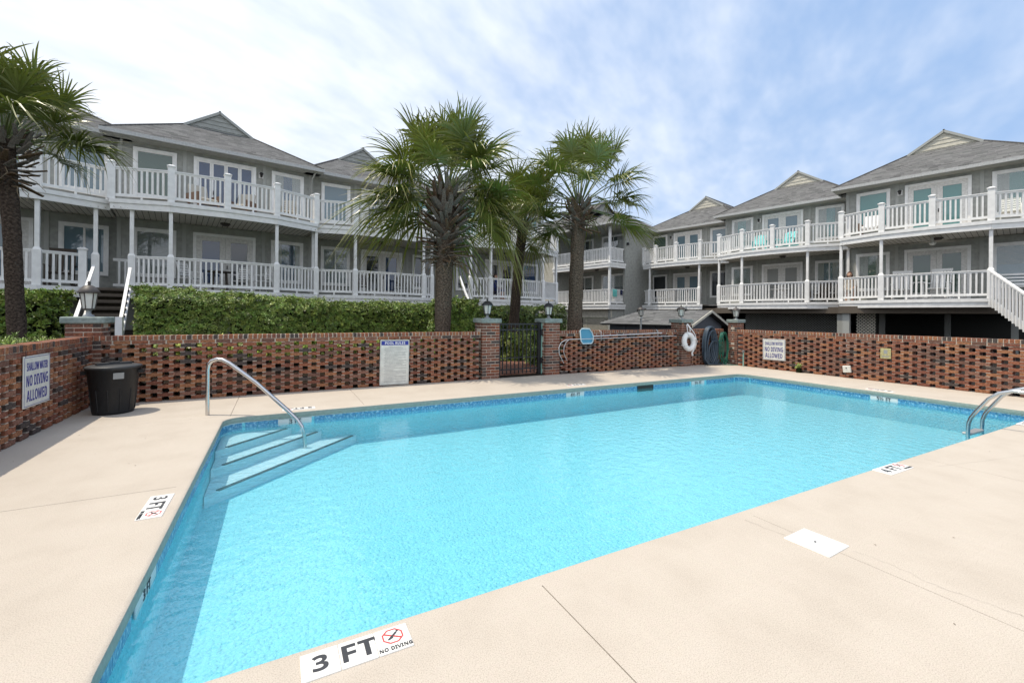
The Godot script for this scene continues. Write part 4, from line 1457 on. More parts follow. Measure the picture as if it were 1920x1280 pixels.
func palm(label: String, spine: Array, radii: Array, crown: Dictionary) -> Node3D:
	var base: Vector3 = spine[0]
	var o := thing("palm_tree", label, "palm tree", base, 0.0, "cabbage palms beyond the brick walls")
	rng.seed = crown.seed
	var st := ST()
	var pts := []
	var rad := []
	var n := 26
	for k in n + 1:
		var f := float(k) / n * (spine.size() - 1)
		var i := mini(int(f), spine.size() - 2)
		pts.append((spine[i] as Vector3).lerp(spine[i + 1], f - i) - base)
		rad.append(lerpf(radii[i], radii[i + 1], f - i) * (1.0 + (0.035 if k % 2 else -0.02) + rng.randf_range(-0.02, 0.02)))
	tube(st, pts, rad, 14, false)
	pt("trunk", fin(st), M[crown.get("bark", "bark")], o)
	var hub: Vector3 = spine[-1] - base
	# old leaf bases
	var bm := []
	for k in 3:
		st = ST()
		var L := 0.26 + 0.05 * k
		var q := [[-0.05, 0.0, 0.0], [0.05, 0.0, 0.0], [0.026, 0.05, L], [-0.026, 0.05, L]]
		for s in 2:
			var off := Vector3(0, 0.022 if s == 0 else 0.0, 0)
			var v := []
			for e in q: v.append(Vector3(e[0], e[1], e[2]) + off)
			if s == 0: quad(st, v[3], v[2], v[1], v[0])
			else: quad(st, v[0], v[1], v[2], v[3])
		for e in 4:
			var a := Vector3(q[e][0], q[e][1], q[e][2])
			var b := Vector3(q[(e + 1) % 4][0], q[(e + 1) % 4][1], q[(e + 1) % 4][2])
			quad(st, b, a, a + Vector3(0, 0.022, 0), b + Vector3(0, 0.022, 0))
		bm.append(fin(st))
	var nb: int = crown.boots
	var bh: float = crown.boot_height
	for k in nb:
		var f := float(k) / nb
		var y := hub.y - bh * (1.0 - f) + 0.05
		var az := k * 2.39996 + rng.randf_range(-0.25, 0.25)
		var br: float = lerpf(crown.boot_r0, crown.boot_r1, sin(f * PI * 0.75))
		var tilt := lerpf(-0.35, 1.15, f) + rng.randf_range(-0.25, 0.25)
		var fx := hub.x * clampf(y / hub.y, 0, 1)
		var fz := hub.z * clampf(y / hub.y, 0, 1)
		var b := Basis(Vector3.UP, az) * Basis(Vector3.RIGHT, -tilt) * Basis(Vector3.UP, rng.randf_range(-0.5, 0.5))
		var s = rng.randf_range(0.85, 1.25) * crown.get("boot_s", 1.0)
		pt("leaf_base", pick(bm), M["boot_grey" if rng.randf() < 0.6 else "boot_brown"], o, Transform3D(b.scaled_local(Vector3(s, s, s)), Vector3(fx, y, fz) + Vector3(sin(az), 0, cos(az)) * br))
	# dry strands hanging below the leaf bases
	for k in crown.get("dead", 0):
		var az := rng.randf() * TAU
		st = ST()
		var p0 = Vector3(hub.x, hub.y - bh + rng.randf_range(-0.05, 0.3), hub.z) + Vector3(sin(az), 0, cos(az)) * (crown.boot_r0 + 0.02)
		var out := Vector3(sin(az), 0, cos(az))
		tube(st, [p0, p0 + out * 0.16 + Vector3(0, -0.02, 0), p0 + out * 0.30 + Vector3(rng.randf_range(-0.1, 0.1), -0.14, 0), p0 + out * rng.randf_range(0.3, 0.5) + Vector3(rng.randf_range(-0.15, 0.15), -0.32, 0)], [0.012, 0.010, 0.007, 0.003], 4)
		pt("dry_stalk", fin(st), M.dead_frond, o)
	# the crown of fans
	var lib := {}
	for c in 3:
		lib[c] = []
		for v in 4:
			lib[c].append(frond_mesh(crown.lp * [1.22, 1.0, 0.85][c], crown.r * [1.05, 1.0, 1.0][c], [1.1, 0.45, -0.35][c], crown.seed * 31 + c * 7 + v))
	var nf: int = crown.fronds
	for k in nf:
		var f := (k + 0.5) / nf
		var elev := lerpf(deg_to_rad(crown.get("low", -42.0)), deg_to_rad(84.0), pow(f, 0.85)) + rng.randf_range(-0.12, 0.12)
		var az = k * 2.39996 + crown.get("az", 0.0) + rng.randf_range(-0.2, 0.2)
		if crown.has("front") and elev < 0.45:      # the lowest leaves on the pool side were cut off
			var off := wrapf(az - crown.front, -PI, PI)
			if absf(off) < 1.15: az = crown.front + (1.15 + 0.5 * absf(off)) * (1.0 if off > 0 else -1.0)
		var c := 0 if elev > 0.85 else (1 if elev > 0.1 else 2)
		var b := Basis(Vector3.UP, az) * Basis(Vector3.RIGHT, -elev) * Basis(Vector3.BACK, rng.randf_range(-0.5, 0.5))
		var s := rng.randf_range(0.86, 1.1)
		pt("frond", pick(lib[c]), M.frond, o, Transform3D(b.scaled_local(Vector3(s, s, s)), hub + Vector3(sin(az), 0, cos(az)) * 0.08 + Vector3(0, -0.05 + 0.18 * f, 0)))
	return o

func leaf_cluster(sd: int, n: int, size: float, slim: float) -> ArrayMesh:
	var g := RandomNumberGenerator.new()
	g.seed = sd
	var st := ST()
	for k in n:
		var az := TAU * k / n + g.randf_range(-0.4, 0.4)
		var el := g.randf_range(0.1, 1.2)
		var d := Vector3(sin(az) * cos(el), sin(el), cos(az) * cos(el))
		var sd_ := d.cross(Vector3.UP).normalized()
		var L := size * g.randf_range(0.7, 1.15)
		var w := L * slim
		var p := d * size * 0.1
		var m := p + d * L * 0.5 + Vector3(0, 0.06 * L, 0)
		var e := p + d * L - Vector3(0, 0.12 * L, 0)
		tri(st, p, m + sd_ * w, m - sd_ * w)
		tri(st, m - sd_ * w, m + sd_ * w, e)
	return fin(st)

func hedge(called: String, label: String, spine: Array, half: float, y0: float, tops: Array, dens: float, size: float, tint: Color, sd: int, group := "", slim := 0.2, category := "hedge") -> Node3D:
	# spine: Vector2 points along the hedge; tops: the height at each
	var base := Vector3(spine[0].x, y0, spine[0].y)
	var o := thing(called, label, category, base, 0.0, group)
	var g := RandomNumberGenerator.new()
	g.seed = sd
	var noise := FastNoiseLite.new()
	noise.seed = sd
	noise.frequency = 0.9
	# dense dark inside of stems
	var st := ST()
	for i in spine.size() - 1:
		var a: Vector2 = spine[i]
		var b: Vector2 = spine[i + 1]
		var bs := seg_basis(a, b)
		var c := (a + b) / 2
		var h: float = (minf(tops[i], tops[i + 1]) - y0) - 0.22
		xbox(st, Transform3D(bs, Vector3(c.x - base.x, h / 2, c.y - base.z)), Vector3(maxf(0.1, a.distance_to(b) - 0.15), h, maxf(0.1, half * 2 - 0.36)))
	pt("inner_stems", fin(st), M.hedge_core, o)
	var xfs := []
	var cols := []
	for i in spine.size() - 1:
		var a: Vector2 = spine[i]
		var b: Vector2 = spine[i + 1]
		var d := a.distance_to(b)
		var bs := seg_basis(a, b)
		var hh: float = (tops[i] + tops[i + 1]) / 2 - y0
		var area := d * (half * 2 + hh * 2) + 2 * hh * half * 2
		var n := int(area * dens)
		for k in n:
			var u := g.randf()
			var top := lerpf(tops[i], tops[i + 1], u) - y0
			var wf := g.randf() * area
			var p := Vector3.ZERO
			var nrm := Vector3.UP
			if wf < d * half * 2:
				p = Vector3((u - 0.5) * d, top, g.randf_range(-half, half))
			elif wf < d * (half * 2 + hh * 2):
				var s := 1.0 if g.randf() < 0.7 else -1.0
				p = Vector3((u - 0.5) * d, g.randf() * top, half * s)
				nrm = Vector3(0, 0.35, s)
			else:
				var s := 1.0 if g.randf() < 0.5 else -1.0
				if (s < 0 and i > 0) or (s > 0 and i < spine.size() - 2): continue
				p = Vector3(s * d / 2, g.randf() * (tops[0] if s < 0 else tops[-1]) - (y0 if false else 0.0), g.randf_range(-half, half))
				p.y = clampf(p.y, 0, (tops[0] if s < 0 else tops[-1]) - y0)
				nrm = Vector3(s, 0.35, 0)
			if called == "hedge" and p.y < 0.45 and g.randf() < 0.45: continue
			# round the edges and roughen the clip
			var ny := p.y / maxf(top, 0.1)
			if ny > 0.86: p.z *= 1.0 - 0.16 * (ny - 0.86) / 0.14
			p += nrm * (noise.get_noise_3d(p.x * 1.2 + c_off(a), p.y * 1.6, p.z * 1.6) * 0.17 - absf(g.randfn(0.0, 0.05)))
			if g.randf() < 0.07: p += nrm * g.randf_range(0.02, 0.12)
			var c2 := (a + b) / 2
			var wp := bs * p + Vector3(c2.x - base.x, 0, c2.y - base.z)
			nrm = (bs * nrm).normalized()
			var ax := Vector3.UP.cross(nrm)
			var rot := Basis.IDENTITY
			if ax.length() > 0.01: rot = Basis(ax.normalized(), Vector3.UP.angle_to(nrm) * 0.75)
			rot = rot * Basis(Vector3.UP, g.randf() * TAU) * Basis(Vector3.RIGHT, g.randfn(0.0, 0.3))
			var s2 := g.randf_range(0.7, 1.25)
			xfs.append(Transform3D(rot.scaled(Vector3(s2, s2, s2)), wp))
			var v := g.randf_range(0.4, 1.6)
			var warm := g.randf_range(0.85, 1.25)
			cols.append(Color(tint.r * 1.7 * v * warm, tint.g * 1.6 * v, tint.b * 1.6 * v))
	var mm := MultiMesh.new()
	mm.transform_format = MultiMesh.TRANSFORM_3D
	mm.use_colors = true
	mm.mesh = leaf_cluster(sd, 9, size, slim)
	mm.instance_count = xfs.size()
	for k in xfs.size():
		mm.set_instance_transform(k, xfs[k])
		mm.set_instance_color(k, cols[k])
	var mi := MultiMeshInstance3D.new()
	mi.name = "foliage"
	mi.multimesh = mm
	mi.material_override = M.leaf
	mi.set_meta("kind", "stuff")
	o.add_child(mi)
	return o

func c_off(a: Vector2) -> float:
	return a.x * 1.7

# ---------------------------------------------------------------- things
func depth_marker(label: String, c: Vector3, turn: float, txt: String) -> void:
	var o := thing("depth_marker", label, "depth marker", c, turn, "depth markers set in the deck")
	for k in 3:
		pt("marker_tile", chamfer(Vector3(0.152, 0.012, 0.158), 0.003), M.white_tile, o, at(Vector3((k - 1) * 0.1545, 0.001, 0)))
	var flat := Basis(Vector3.RIGHT, -PI / 2)
	var y := 0.0085
	text("numeral", txt, 0.088, M.black_ink, o, Transform3D(flat, Vector3(-0.155, y, 0.004)), 1.05)
	text("lettering", "FT", 0.100, M.black_ink, o, Transform3D(flat, Vector3(0.0, y, 0.002)), 1.05)
	text("small_lettering", "NO DIVING", 0.021, M.black_ink, o, Transform3D(flat, Vector3(0.1545, y, 0.060)), 0.95)
	var st := ST()
	var r := 0.050
	for k in 8:
		var a := TAU * (k + 0.5) / 8
		var b := TAU * (k + 1.5) / 8
		var p := Vector3(cos(a), 0, sin(a)) * r
		var q := Vector3(cos(b), 0, sin(b)) * r
		quad(st, p, p * 0.86, q * 0.86, q)
	xbox(st, Transform3D(Basis(Vector3.UP, -0.6), Vector3.ZERO), Vector3(0.088, 0.001, 0.007))
	pt("red_octagon", fin(st), M.red_ink, o, at(Vector3(0.1545, y, -0.016)))
	st = ST()
	xbox(st, Transform3D(Basis(Vector3.UP, 0.75), Vector3(0, 0.0015, 0)), Vector3(0.052, 0.001, 0.008))
	xbox(st, Transform3D(Basis(Vector3.UP, 0.35), Vector3(-0.012, 0.0012, 0.014)), Vector3(0.026, 0.001, 0.006))
	lathe(st, [Vector2(0.0055, 0.001), Vector2(0, 0.0018)], 8, true, Transform3D(Basis.IDENTITY, Vector3(0.024, 0, -0.024)))
	pt("diver_mark", fin(st), M.black_ink, o, at(Vector3(0.1545, y, -0.016)))

func sign_board(called: String, label: String, c: Vector3, turn: float, w: float, h: float, tilt := 0.0) -> Node3D:
	var o := thing(called, label, "sign", c, turn)
	if tilt != 0.0: o.rotation.z = tilt
	pt("board", chamfer(Vector3(w, h, 0.012), 0.003), M.sign_white, o)
	return o

func frame_line(o: Node3D, w: float, h: float, t: float, m: Material) -> void:
	var st := ST()
	for s in [-1, 1]:
		bx(st, Vector3(s * w / 2, 0, 0.0065), Vector3(t, h + t, 0.002))
		bx(st, Vector3(0, s * h / 2, 0.0066), Vector3(w - t, t, 0.002))
	pt("border_line", fin(st), m, o)

func no_diving(label: String, c: Vector3, turn: float, w: float, h: float, tilt := 0.0, wire := true) -> void:
	var o := sign_board("warning_sign", label, c, turn, w, h, tilt)
	frame_line(o, w - 0.035, h - 0.035, 0.006, M.navy_ink)
	text("lettering", "SHALLOW WATER", h * 0.155, M.navy_ink, o, Transform3D(Basis.IDENTITY, Vector3(0, h * 0.285, 0.007)), 0.47 * w / 0.64)
	text("lettering", "NO DIVING", h * 0.21, M.navy_ink, o, Transform3D(Basis.IDENTITY, Vector3(0, h * 0.01, 0.007)), 0.56 * w / 0.64)
	text("lettering", "ALLOWED", h * 0.21, M.navy_ink, o, Transform3D(Basis.IDENTITY, Vector3(0, -h * 0.285, 0.007)), 0.60 * w / 0.64)
	if wire:
		var st := ST()
		for s in [-1, 1]:
			tube(st, [Vector3(s * w * 0.44, h / 2 - 0.01, 0.008), Vector3(s * w * 0.44, h / 2 + 0.13, 0.008), Vector3(s * w * 0.44, h / 2 + 0.15, -0.2)], 0.003, 5)
		pt("hanging_wire", fin(st), M.black_metal, o)

func pool_rules() -> void:
	var w := 0.60
	var h := 0.93
	var o := sign_board("rules_sign", "tall white pool rules board with blue heading on the brick wall", Vector3(2.15, 0.485, WALL_Z + 0.02), 0.0, w, h, -0.012)
	frame_line(o, w - 0.03, h - 0.03, 0.004, M.print_grey)
	pt("heading_band", chamfer(Vector3(w - 0.045, 0.085, 0.006), 0.002), M.sign_blue, o, at(Vector3(0, h / 2 - 0.065, 0.005)))
	text("heading", "POOL RULES", 0.052, M.white_tile, o, Transform3D(Basis.IDENTITY, Vector3(0, h / 2 - 0.066, 0.009)), 1.0)
	var st := ST()
	var g := RandomNumberGenerator.new()
	g.seed = 4
	for k in 27:
		var y := h / 2 - 0.145 - k * 0.0277
		var x := -w / 2 + (0.10 if k % 2 else 0.08)
		var stop := w / 2 - (0.06 if k % 2 == 0 else g.randf_range(0.06, 0.35))
		if k == 0:
			x = -0.12
			stop = 0.13
		while x < stop:
			var l := minf(g.randf_range(0.015, 0.05), stop - x)
			bx(st, Vector3(x + l / 2, y, 0.0065), Vector3(l, 0.0085, 0.001))
			x += l + 0.009
	tag(pt("small_print", fin(st), M.print_grey, o), "", "", "", "stuff")

func ring_pts(c: Vector3, u: Vector3, v: Vector3, ru: float, rv: float, n: int, from := 0.0, to := TAU) -> Array:
	var out := []
	for k in n + 1:
		var a := lerpf(from, to, float(k) / n)
		out.append(c + u * cos(a) * ru + v * sin(a) * rv)
	return out

func pool_things() -> void:
	# trash can
	var o := thing("trash_can", "black round plastic trash can with lid in the wall corner", "trash can", Vector3(-2.15, 0, -8.54))
	var st := ST()
	lathe(st, [Vector2(0.0, 0.01), Vector2(0.225, 0.01), Vector2(0.235, 0.0), Vector2(0.24, 0.03), Vector2(0.30, 0.64), Vector2(0.318, 0.645), Vector2(0.318, 0.68), Vector2(0.29, 0.68)], 32)
	for k in 12:
		var a := TAU * k / 12
		var d := Vector3(cos(a), 0, sin(a))
		tube(st, [d * 0.243 + Vector3(0, 0.05, 0), d * 0.270 + Vector3(0, 0.36, 0)], 0.010, 5)
	pt("body", fin(st), M.bin_plastic, o)
	st = ST()
	lathe(st, [Vector2(0.322, 0.665), Vector2(0.332, 0.675), Vector2(0.322, 0.695), Vector2(0.28, 0.705), Vector2(0.0, 0.715)], 32)
	var lid := pt("lid", fin(st), M.bin_lid, o)
	st = ST()
	xbox(st, Transform3D(Basis(Vector3.UP, 0.5), Vector3(0, 0.725, 0)), Vector3(0.40, 0.03, 0.10))
	xbox(st, Transform3D(Basis(Vector3.UP, 0.5), Vector3(0, 0.743, 0)), Vector3(0.12, 0.02, 0.09))
	pt("handle", fin(st), M.bin_lid, lid)
	for s in [-1, 1]:
		pt("side_grip", boxm(Vector3(0.06, 0.05, 0.12)), M.bin_plastic, o, at(Vector3(s * 0.325, 0.60, 0)))
	pt("label_sticker", boxm(Vector3(0.12, 0.09, 0.004)), M.print_grey, o, Transform3D(Basis(Vector3.UP, 0.42) * Basis(Vector3.RIGHT, 0.1), Vector3(0.122, 0.565, 0.268)))
	# the hand rail at the steps
	o = thing("hand_rail", "bent stainless hand rail over the pool's corner steps", "hand rail", Vector3(-0.897, 0, -7.722))
	var rp := [Vector3(-0.897, 0.0, -7.722), Vector3(-0.897, 0.35, -7.722), Vector3(-0.897, 0.66, -7.722), Vector3(-0.885, 0.735, -7.715), Vector3(-0.845, 0.79, -7.692), Vector3(-0.78, 0.815, -7.657), Vector3(-0.71, 0.805, -7.62), Vector3(-0.62, 0.755, -7.572), Vector3(-0.275, 0.48, -7.385), Vector3(0.138, 0.075, -7.162), Vector3(0.25, -0.045, -7.10), Vector3(0.315, -0.15, -7.066), Vector3(0.345, -0.27, -7.05), Vector3(0.362, -0.47, -7.04)]
	for k in rp.size(): rp[k] -= o.position
	st = ST()
	tube(st, rp, 0.0275, 14)
	pt("bent_pipe", fin(st), M.steel, o)
	# ladder
	o = thing("pool_ladder", "chrome pool ladder with two arched rails at the near edge", "ladder", Vector3(8.86, 0, -1.45))
	for x in [-0.26, 0.26]:
		st = ST()
		var lp := []
		for q in [[-2.45, -0.62], [-2.45, -0.1], [-2.445, 0.02], [-2.42, 0.11], [-2.36, 0.22], [-2.25, 0.40], [-2.15, 0.495], [-2.02, 0.545], [-1.87, 0.54], [-1.72, 0.48], [-1.58, 0.36], [-1.48, 0.20], [-1.45, 0.10], [-1.45, 0.0]]:
			lp.append(Vector3(x, q[1], q[0] + 1.45))
		tube(st, lp, 0.0235, 12)
		pt("arched_rail", fin(st), M.steel, o)
	for k in 2:
		pt("tread", chamfer(Vector3(0.49, 0.03, 0.10), 0.008), M.grey_metal, o, at(Vector3(0, -0.13 - 0.27 * k, -1.02)))
	# lid in the deck
	o = thing("skimmer_lid", "white square plastic skimmer lid set into the deck", "deck lid", Vector3(3.175, 0.001, -1.63), 0.05)
	pt("plate", chamfer(Vector3(0.265, 0.014, 0.275), 0.003), M.white_tile, o)
	pt("lift_hole", boxm(Vector3(0.02, 0.002, 0.012)), M.black_ink, o, at(Vector3(-0.01, 0.0078, 0.0)))
	# depth markers
	depth_marker("3 ft depth marker tiles at the near pool edge", Vector3(0.325, 0, -2.038), 0.0, "3")
	depth_marker("3 ft depth marker tiles on the left deck below the steps", Vector3(-0.82, 0, -4.27), -PI / 2, "3")
	depth_marker("4 ft depth marker tiles on the near deck past the white lid", Vector3(5.41, 0, -2.075), 0.0, "4")
	depth_marker("5 ft depth marker tiles beside the chrome ladder", Vector3(9.55, 0, -2.085), 0.0, "5")
	depth_marker("3 ft depth marker tiles on the far deck behind the hand rail", Vector3(0.30, 0, -7.62), PI, "3")
	depth_marker("depth marker tiles on the far deck before the gate", Vector3(5.65, 0, -7.69), PI, "4")
	depth_marker("depth marker tiles on the deck by the right wall", Vector3(11.0, 0, -4.45), PI / 2, "5")
	# signs
	no_diving("shallow water sign hanging on the left brick wall", Vector3(WALL_X + 0.012, 0.665, -7.38), PI / 2, 0.66, 0.60, -0.01)
	no_diving("shallow water sign on the sunny right brick wall", Vector3(12.468, 0.565, -7.55), -PI / 2 + 0.018, 0.635, 0.60, 0.015, false)
	pool_rules()
	o = thing("small_sign", "small faded yellow sign on the sunny brick wall", "sign", Vector3(12.515, 0.67, -4.96), -PI / 2 + 0.018)
	pt("board", chamfer(Vector3(0.20, 0.24, 0.01), 0.002), M.sign_yellow, o)
	st = ST()
	bx(st, Vector3(0, 0.035, 0.006), Vector3(0.07, 0.09, 0.001))
	bx(st, Vector3(0, -0.06, 0.006), Vector3(0.14, 0.014, 0.001))
	bx(st, Vector3(0, -0.085, 0.006), Vector3(0.12, 0.012, 0.001))
	pt("print", fin(st), M.print_grey, o)
	o = thing("junction_box", "grey square electrical box low on the right brick wall", "electrical box", Vector3(12.50, 0.22, -5.73), -PI / 2)
	pt("box", chamfer(Vector3(0.17, 0.17, 0.06), 0.01), M.sign_white, o, Transform3D(Basis(Vector3.BACK, 0.12), Vector3(0, 0, 0.02)))
	pt("knob", boxm(Vector3(0.02, 0.02, 0.02)), M.black_metal, o, at(Vector3(0.0, 0.03, 0.058)))
	# net, poles, hook on the back wall
	o = thing("leaf_net", "blue leaf net on a long pole along the brick wall", "pool net", Vector3(7.09, 0.95, WALL_Z + 0.05))
	st = ST()
	var fp := [Vector3(-0.17, -0.12, 0), Vector3(-0.21, 0.15, 0.01), Vector3(-0.15, 0.20, 0.01), Vector3(0.10, 0.19, 0), Vector3(0.19, 0.08, 0), Vector3(0.23, -0.02, 0), Vector3(0.21, -0.15, 0), Vector3(0.16, -0.19, 0), Vector3(-0.11, -0.19, 0), Vector3(-0.17, -0.12, 0)]
	tube(st, fp, 0.017, 6)
	pt("frame", fin(st), M.net_frame, o, Transform3D.IDENTITY)
	st = ST()
	for k in range(1, fp.size() - 2):
		tri(st, fp[0] + Vector3(0, 0, -0.015), fp[k + 1] + Vector3(0, 0, -0.015), fp[k] + Vector3(0, 0, -0.015))
	pt("netting", fin(st), M.net_blue, o)
	st = ST()
	tube(st, [Vector3(0.22, 0.0, 0.0), Vector3(0.4, 0.0, 0), Vector3(2.73, 0.055, -0.01)], 0.015, 8)
	pt("pole", fin(st), M.alu, o)
	o = thing("rescue_hook", "thin shepherd's crook pole hung under the blue net", "rescue hook", Vector3(6.5, 0.8, WALL_Z + 0.045))
	st = ST()
	var hk := []
	for q in [[-0.11, -0.52], [-0.17, -0.42], [-0.25, -0.28], [-0.265, -0.12], [-0.20, 0.0], [-0.06, 0.07], [0.12, 0.08], [0.4, 0.08], [3.9, 0.11]]:
		hk.append(Vector3(q[0], q[1], 0))
	tube(st, hk, 0.011, 8)
	pt("crook_pole", fin(st), M.alu, o)
	st = ST()
	hk = []
	for q in [[-0.02, -0.46], [-0.08, -0.36], [-0.13, -0.24], [-0.12, -0.10], [-0.05, 0.02], [0.04, 0.08]]:
		hk.append(Vector3(q[0], q[1], 0.02))
	tube(st, hk, 0.008, 6)
	pt("inner_bow", fin(st), M.alu, o)
	st = ST()
	for x in [1.06, 3.13]:
		tube(st, [Vector3(x, 0.30, -0.05), Vector3(x, 0.27, 0.02), Vector3(x, 0.02, 0.03), Vector3(x, 0.0, -0.05)], 0.008, 5)
	pt("wall_hook", fin(st), M.alu, o)
	# life ring
	o = thing("life_ring", "white life ring with rope on the brick pillar", "life ring", Vector3(10.74, 0.74, -9.13), 0.05)
	st = ST()
	tube(st, ring_pts(Vector3.ZERO, Vector3.RIGHT, Vector3.UP, 0.205, 0.215, 30), 0.075, 12, false)
	pt("ring", fin(st), M.ring_white, o, Transform3D(Basis(Vector3.RIGHT, -0.08), Vector3(0, 0, 0.09)))
	st = ST()
	for k in 4:
		var a := TAU * k / 4 + 0.4
		tube(st, ring_pts(Vector3(cos(a), sin(a), 0) * 0.21 + Vector3(0, 0, 0.09), Vector3(cos(a), sin(a), 0), Vector3.BACK, 0.083, 0.083, 10), 0.012, 5, false)
	tube(st, [Vector3(-0.05, 0.28, 0.09), Vector3(-0.02, 0.50, 0.03), Vector3(0.03, 0.53, 0.02), Vector3(0.10, 0.38, 0.10), Vector3(0.20, 0.24, 0.14), Vector3(0.34, 0.0, 0.12), Vector3(0.24, -0.22, 0.12)], 0.012, 6)
	tube(st, [Vector3(0.0, 0.52, 0.03), Vector3(0.04, 0.4, 0.1), Vector3(0.02, 0.3, 0.12)], 0.014, 6)
	tube(st, [Vector3(0.22, -0.22, 0.1), Vector3(0.16, -0.34, 0.08), Vector3(0.19, -0.42, 0.08)], 0.03, 6)
	pt("rope", fin(st), M.ring_white, o)
	# hoses
	o = thing("vacuum_hose", "thick dark blue hose coiled on the brick wall", "hose", Vector3(11.80, 0, -9.22))
	st = ST()
	for k in 9:
		var j := (k % 5) * 0.028
		tube(st, ring_pts(Vector3(0.016 * k - 0.06, 0.66 - 0.022 * k, 0.05 + 0.03 * (k % 4)), Vector3.RIGHT, Vector3.UP, 0.19 + j * 0.9, 0.50 + j * 0.9, 30), 0.028, 8, false)
	tube(st, ring_pts(Vector3(0.12, 0.38, 0.16), Vector3.RIGHT, Vector3.UP, 0.26, 0.36, 24, 0.5, 5.6), 0.028, 8)
	tube(st, [Vector3(-0.25, 0.5, 0.12), Vector3(-0.30, 0.2, 0.15), Vector3(-0.2, 0.04, 0.2), Vector3(0.1, 0.03, 0.25), Vector3(0.35, 0.03, 0.22)], 0.028, 8)
	pt("coil", fin(st), M.hose_blue, o)
	pt("peg", boxm(Vector3(0.10, 0.04, 0.22)), M.black_metal, o, at(Vector3(0.0, 1.06, 0.03)))
	o = thing("garden_hose", "thin green garden hose hanging in loops beside the blue hose", "hose", Vector3(12.36, 0, -9.15))
	st = ST()
	for k in 8:
		var w := 0.12 + 0.035 * (k % 4)
		var h := 0.42 + 0.035 * ((k * 3) % 5)
		tube(st, ring_pts(Vector3(0.018 * ((k * 5) % 7) - 0.06, 1.0 - h, 0.05 + 0.012 * k), Vector3.RIGHT, Vector3.UP, w, h, 24), 0.0105, 6, false)
	tube(st, ring_pts(Vector3(0.22, 0.26, 0.2), Vector3.RIGHT, Vector3.UP, 0.24, 0.24, 20, 0.4, 5.9), 0.0105, 6)
	tube(st, [Vector3(-0.1, 0.2, 0.1), Vector3(-0.2, 0.02, 0.25), Vector3(-0.1, 0.012, 0.4), Vector3(0.1, 0.012, 0.45), Vector3(0.15, 0.012, 0.62), Vector3(0.13, 0.05, 0.72)], 0.0105, 6)
	pt("loops", fin(st), M.hose_green, o)
	o = thing("water_spigot", "pale green standpipe with a tap beside the green hose", "spigot", Vector3(12.38, 0, -8.42))
	st = ST()
	tube(st, [Vector3(0, 0, 0), Vector3(0.0, 0.25, 0), Vector3(0.01, 0.42, 0)], 0.016, 8)
	pt("standpipe", fin(st), M.pipe_green, o)
	st = ST()
	tube(st, [Vector3(-0.05, 0.44, 0), Vector3(0.05, 0.45, 0)], 0.018, 8)
	lathe(st, [Vector2(0.03, 0.47), Vector2(0.03, 0.485), Vector2(0.0, 0.487)], 8)
	pt("tap", fin(st), M.grey_metal, o)
	# gate
	o = thing("iron_gate", "black iron gate of upright bars between two brick pillars", "gate", Vector3(4.63, 0, WALL_Z - 0.18), 0.02)
	var gw := 1.17
	for p in [[Vector3(0.03, 0.66, 0), Vector3(0.06, 1.32, 0.06), "gate_post"], [Vector3(gw, 0.66, 0), Vector3(0.075, 1.32, 0.075), "gate_post"], [Vector3(gw / 2 + 0.02, 1.27, 0), Vector3(gw - 0.09, 0.035, 0.03), "cross_bar"], [Vector3(gw / 2 + 0.02, 1.13, 0), Vector3(gw - 0.09, 0.03, 0.03), "cross_bar"], [Vector3(gw / 2 + 0.02, 0.45, 0), Vector3(gw - 0.09, 0.022, 0.03), "cross_bar"], [Vector3(gw / 2 + 0.02, 0.17, 0), Vector3(gw - 0.09, 0.03, 0.03), "cross_bar"]]:
		pt(p[2], boxm(p[1]), M.black_metal, o, at(p[0]))
	for k in 9:
		pt("upright_bar", boxm(Vector3(0.021, 1.20, 0.021)), M.black_metal, o, at(Vector3(0.14 + k * 0.112, 0.66, 0)))
	pt("latch_box", boxm(Vector3(0.05, 0.16, 0.07)), M.black_metal, o, at(Vector3(gw + 0.03, 1.06, 0.05)))
	pt("latch_box", boxm(Vector3(0.05, 0.14, 0.07)), M.black_metal, o, at(Vector3(gw + 0.03, 0.36, 0.05)))
	pt("jamb_strip", boxm(Vector3(0.03, 1.28, 0.05)), M.pipe_green, o, at(Vector3(gw + 0.06, 0.64, 0.02)))

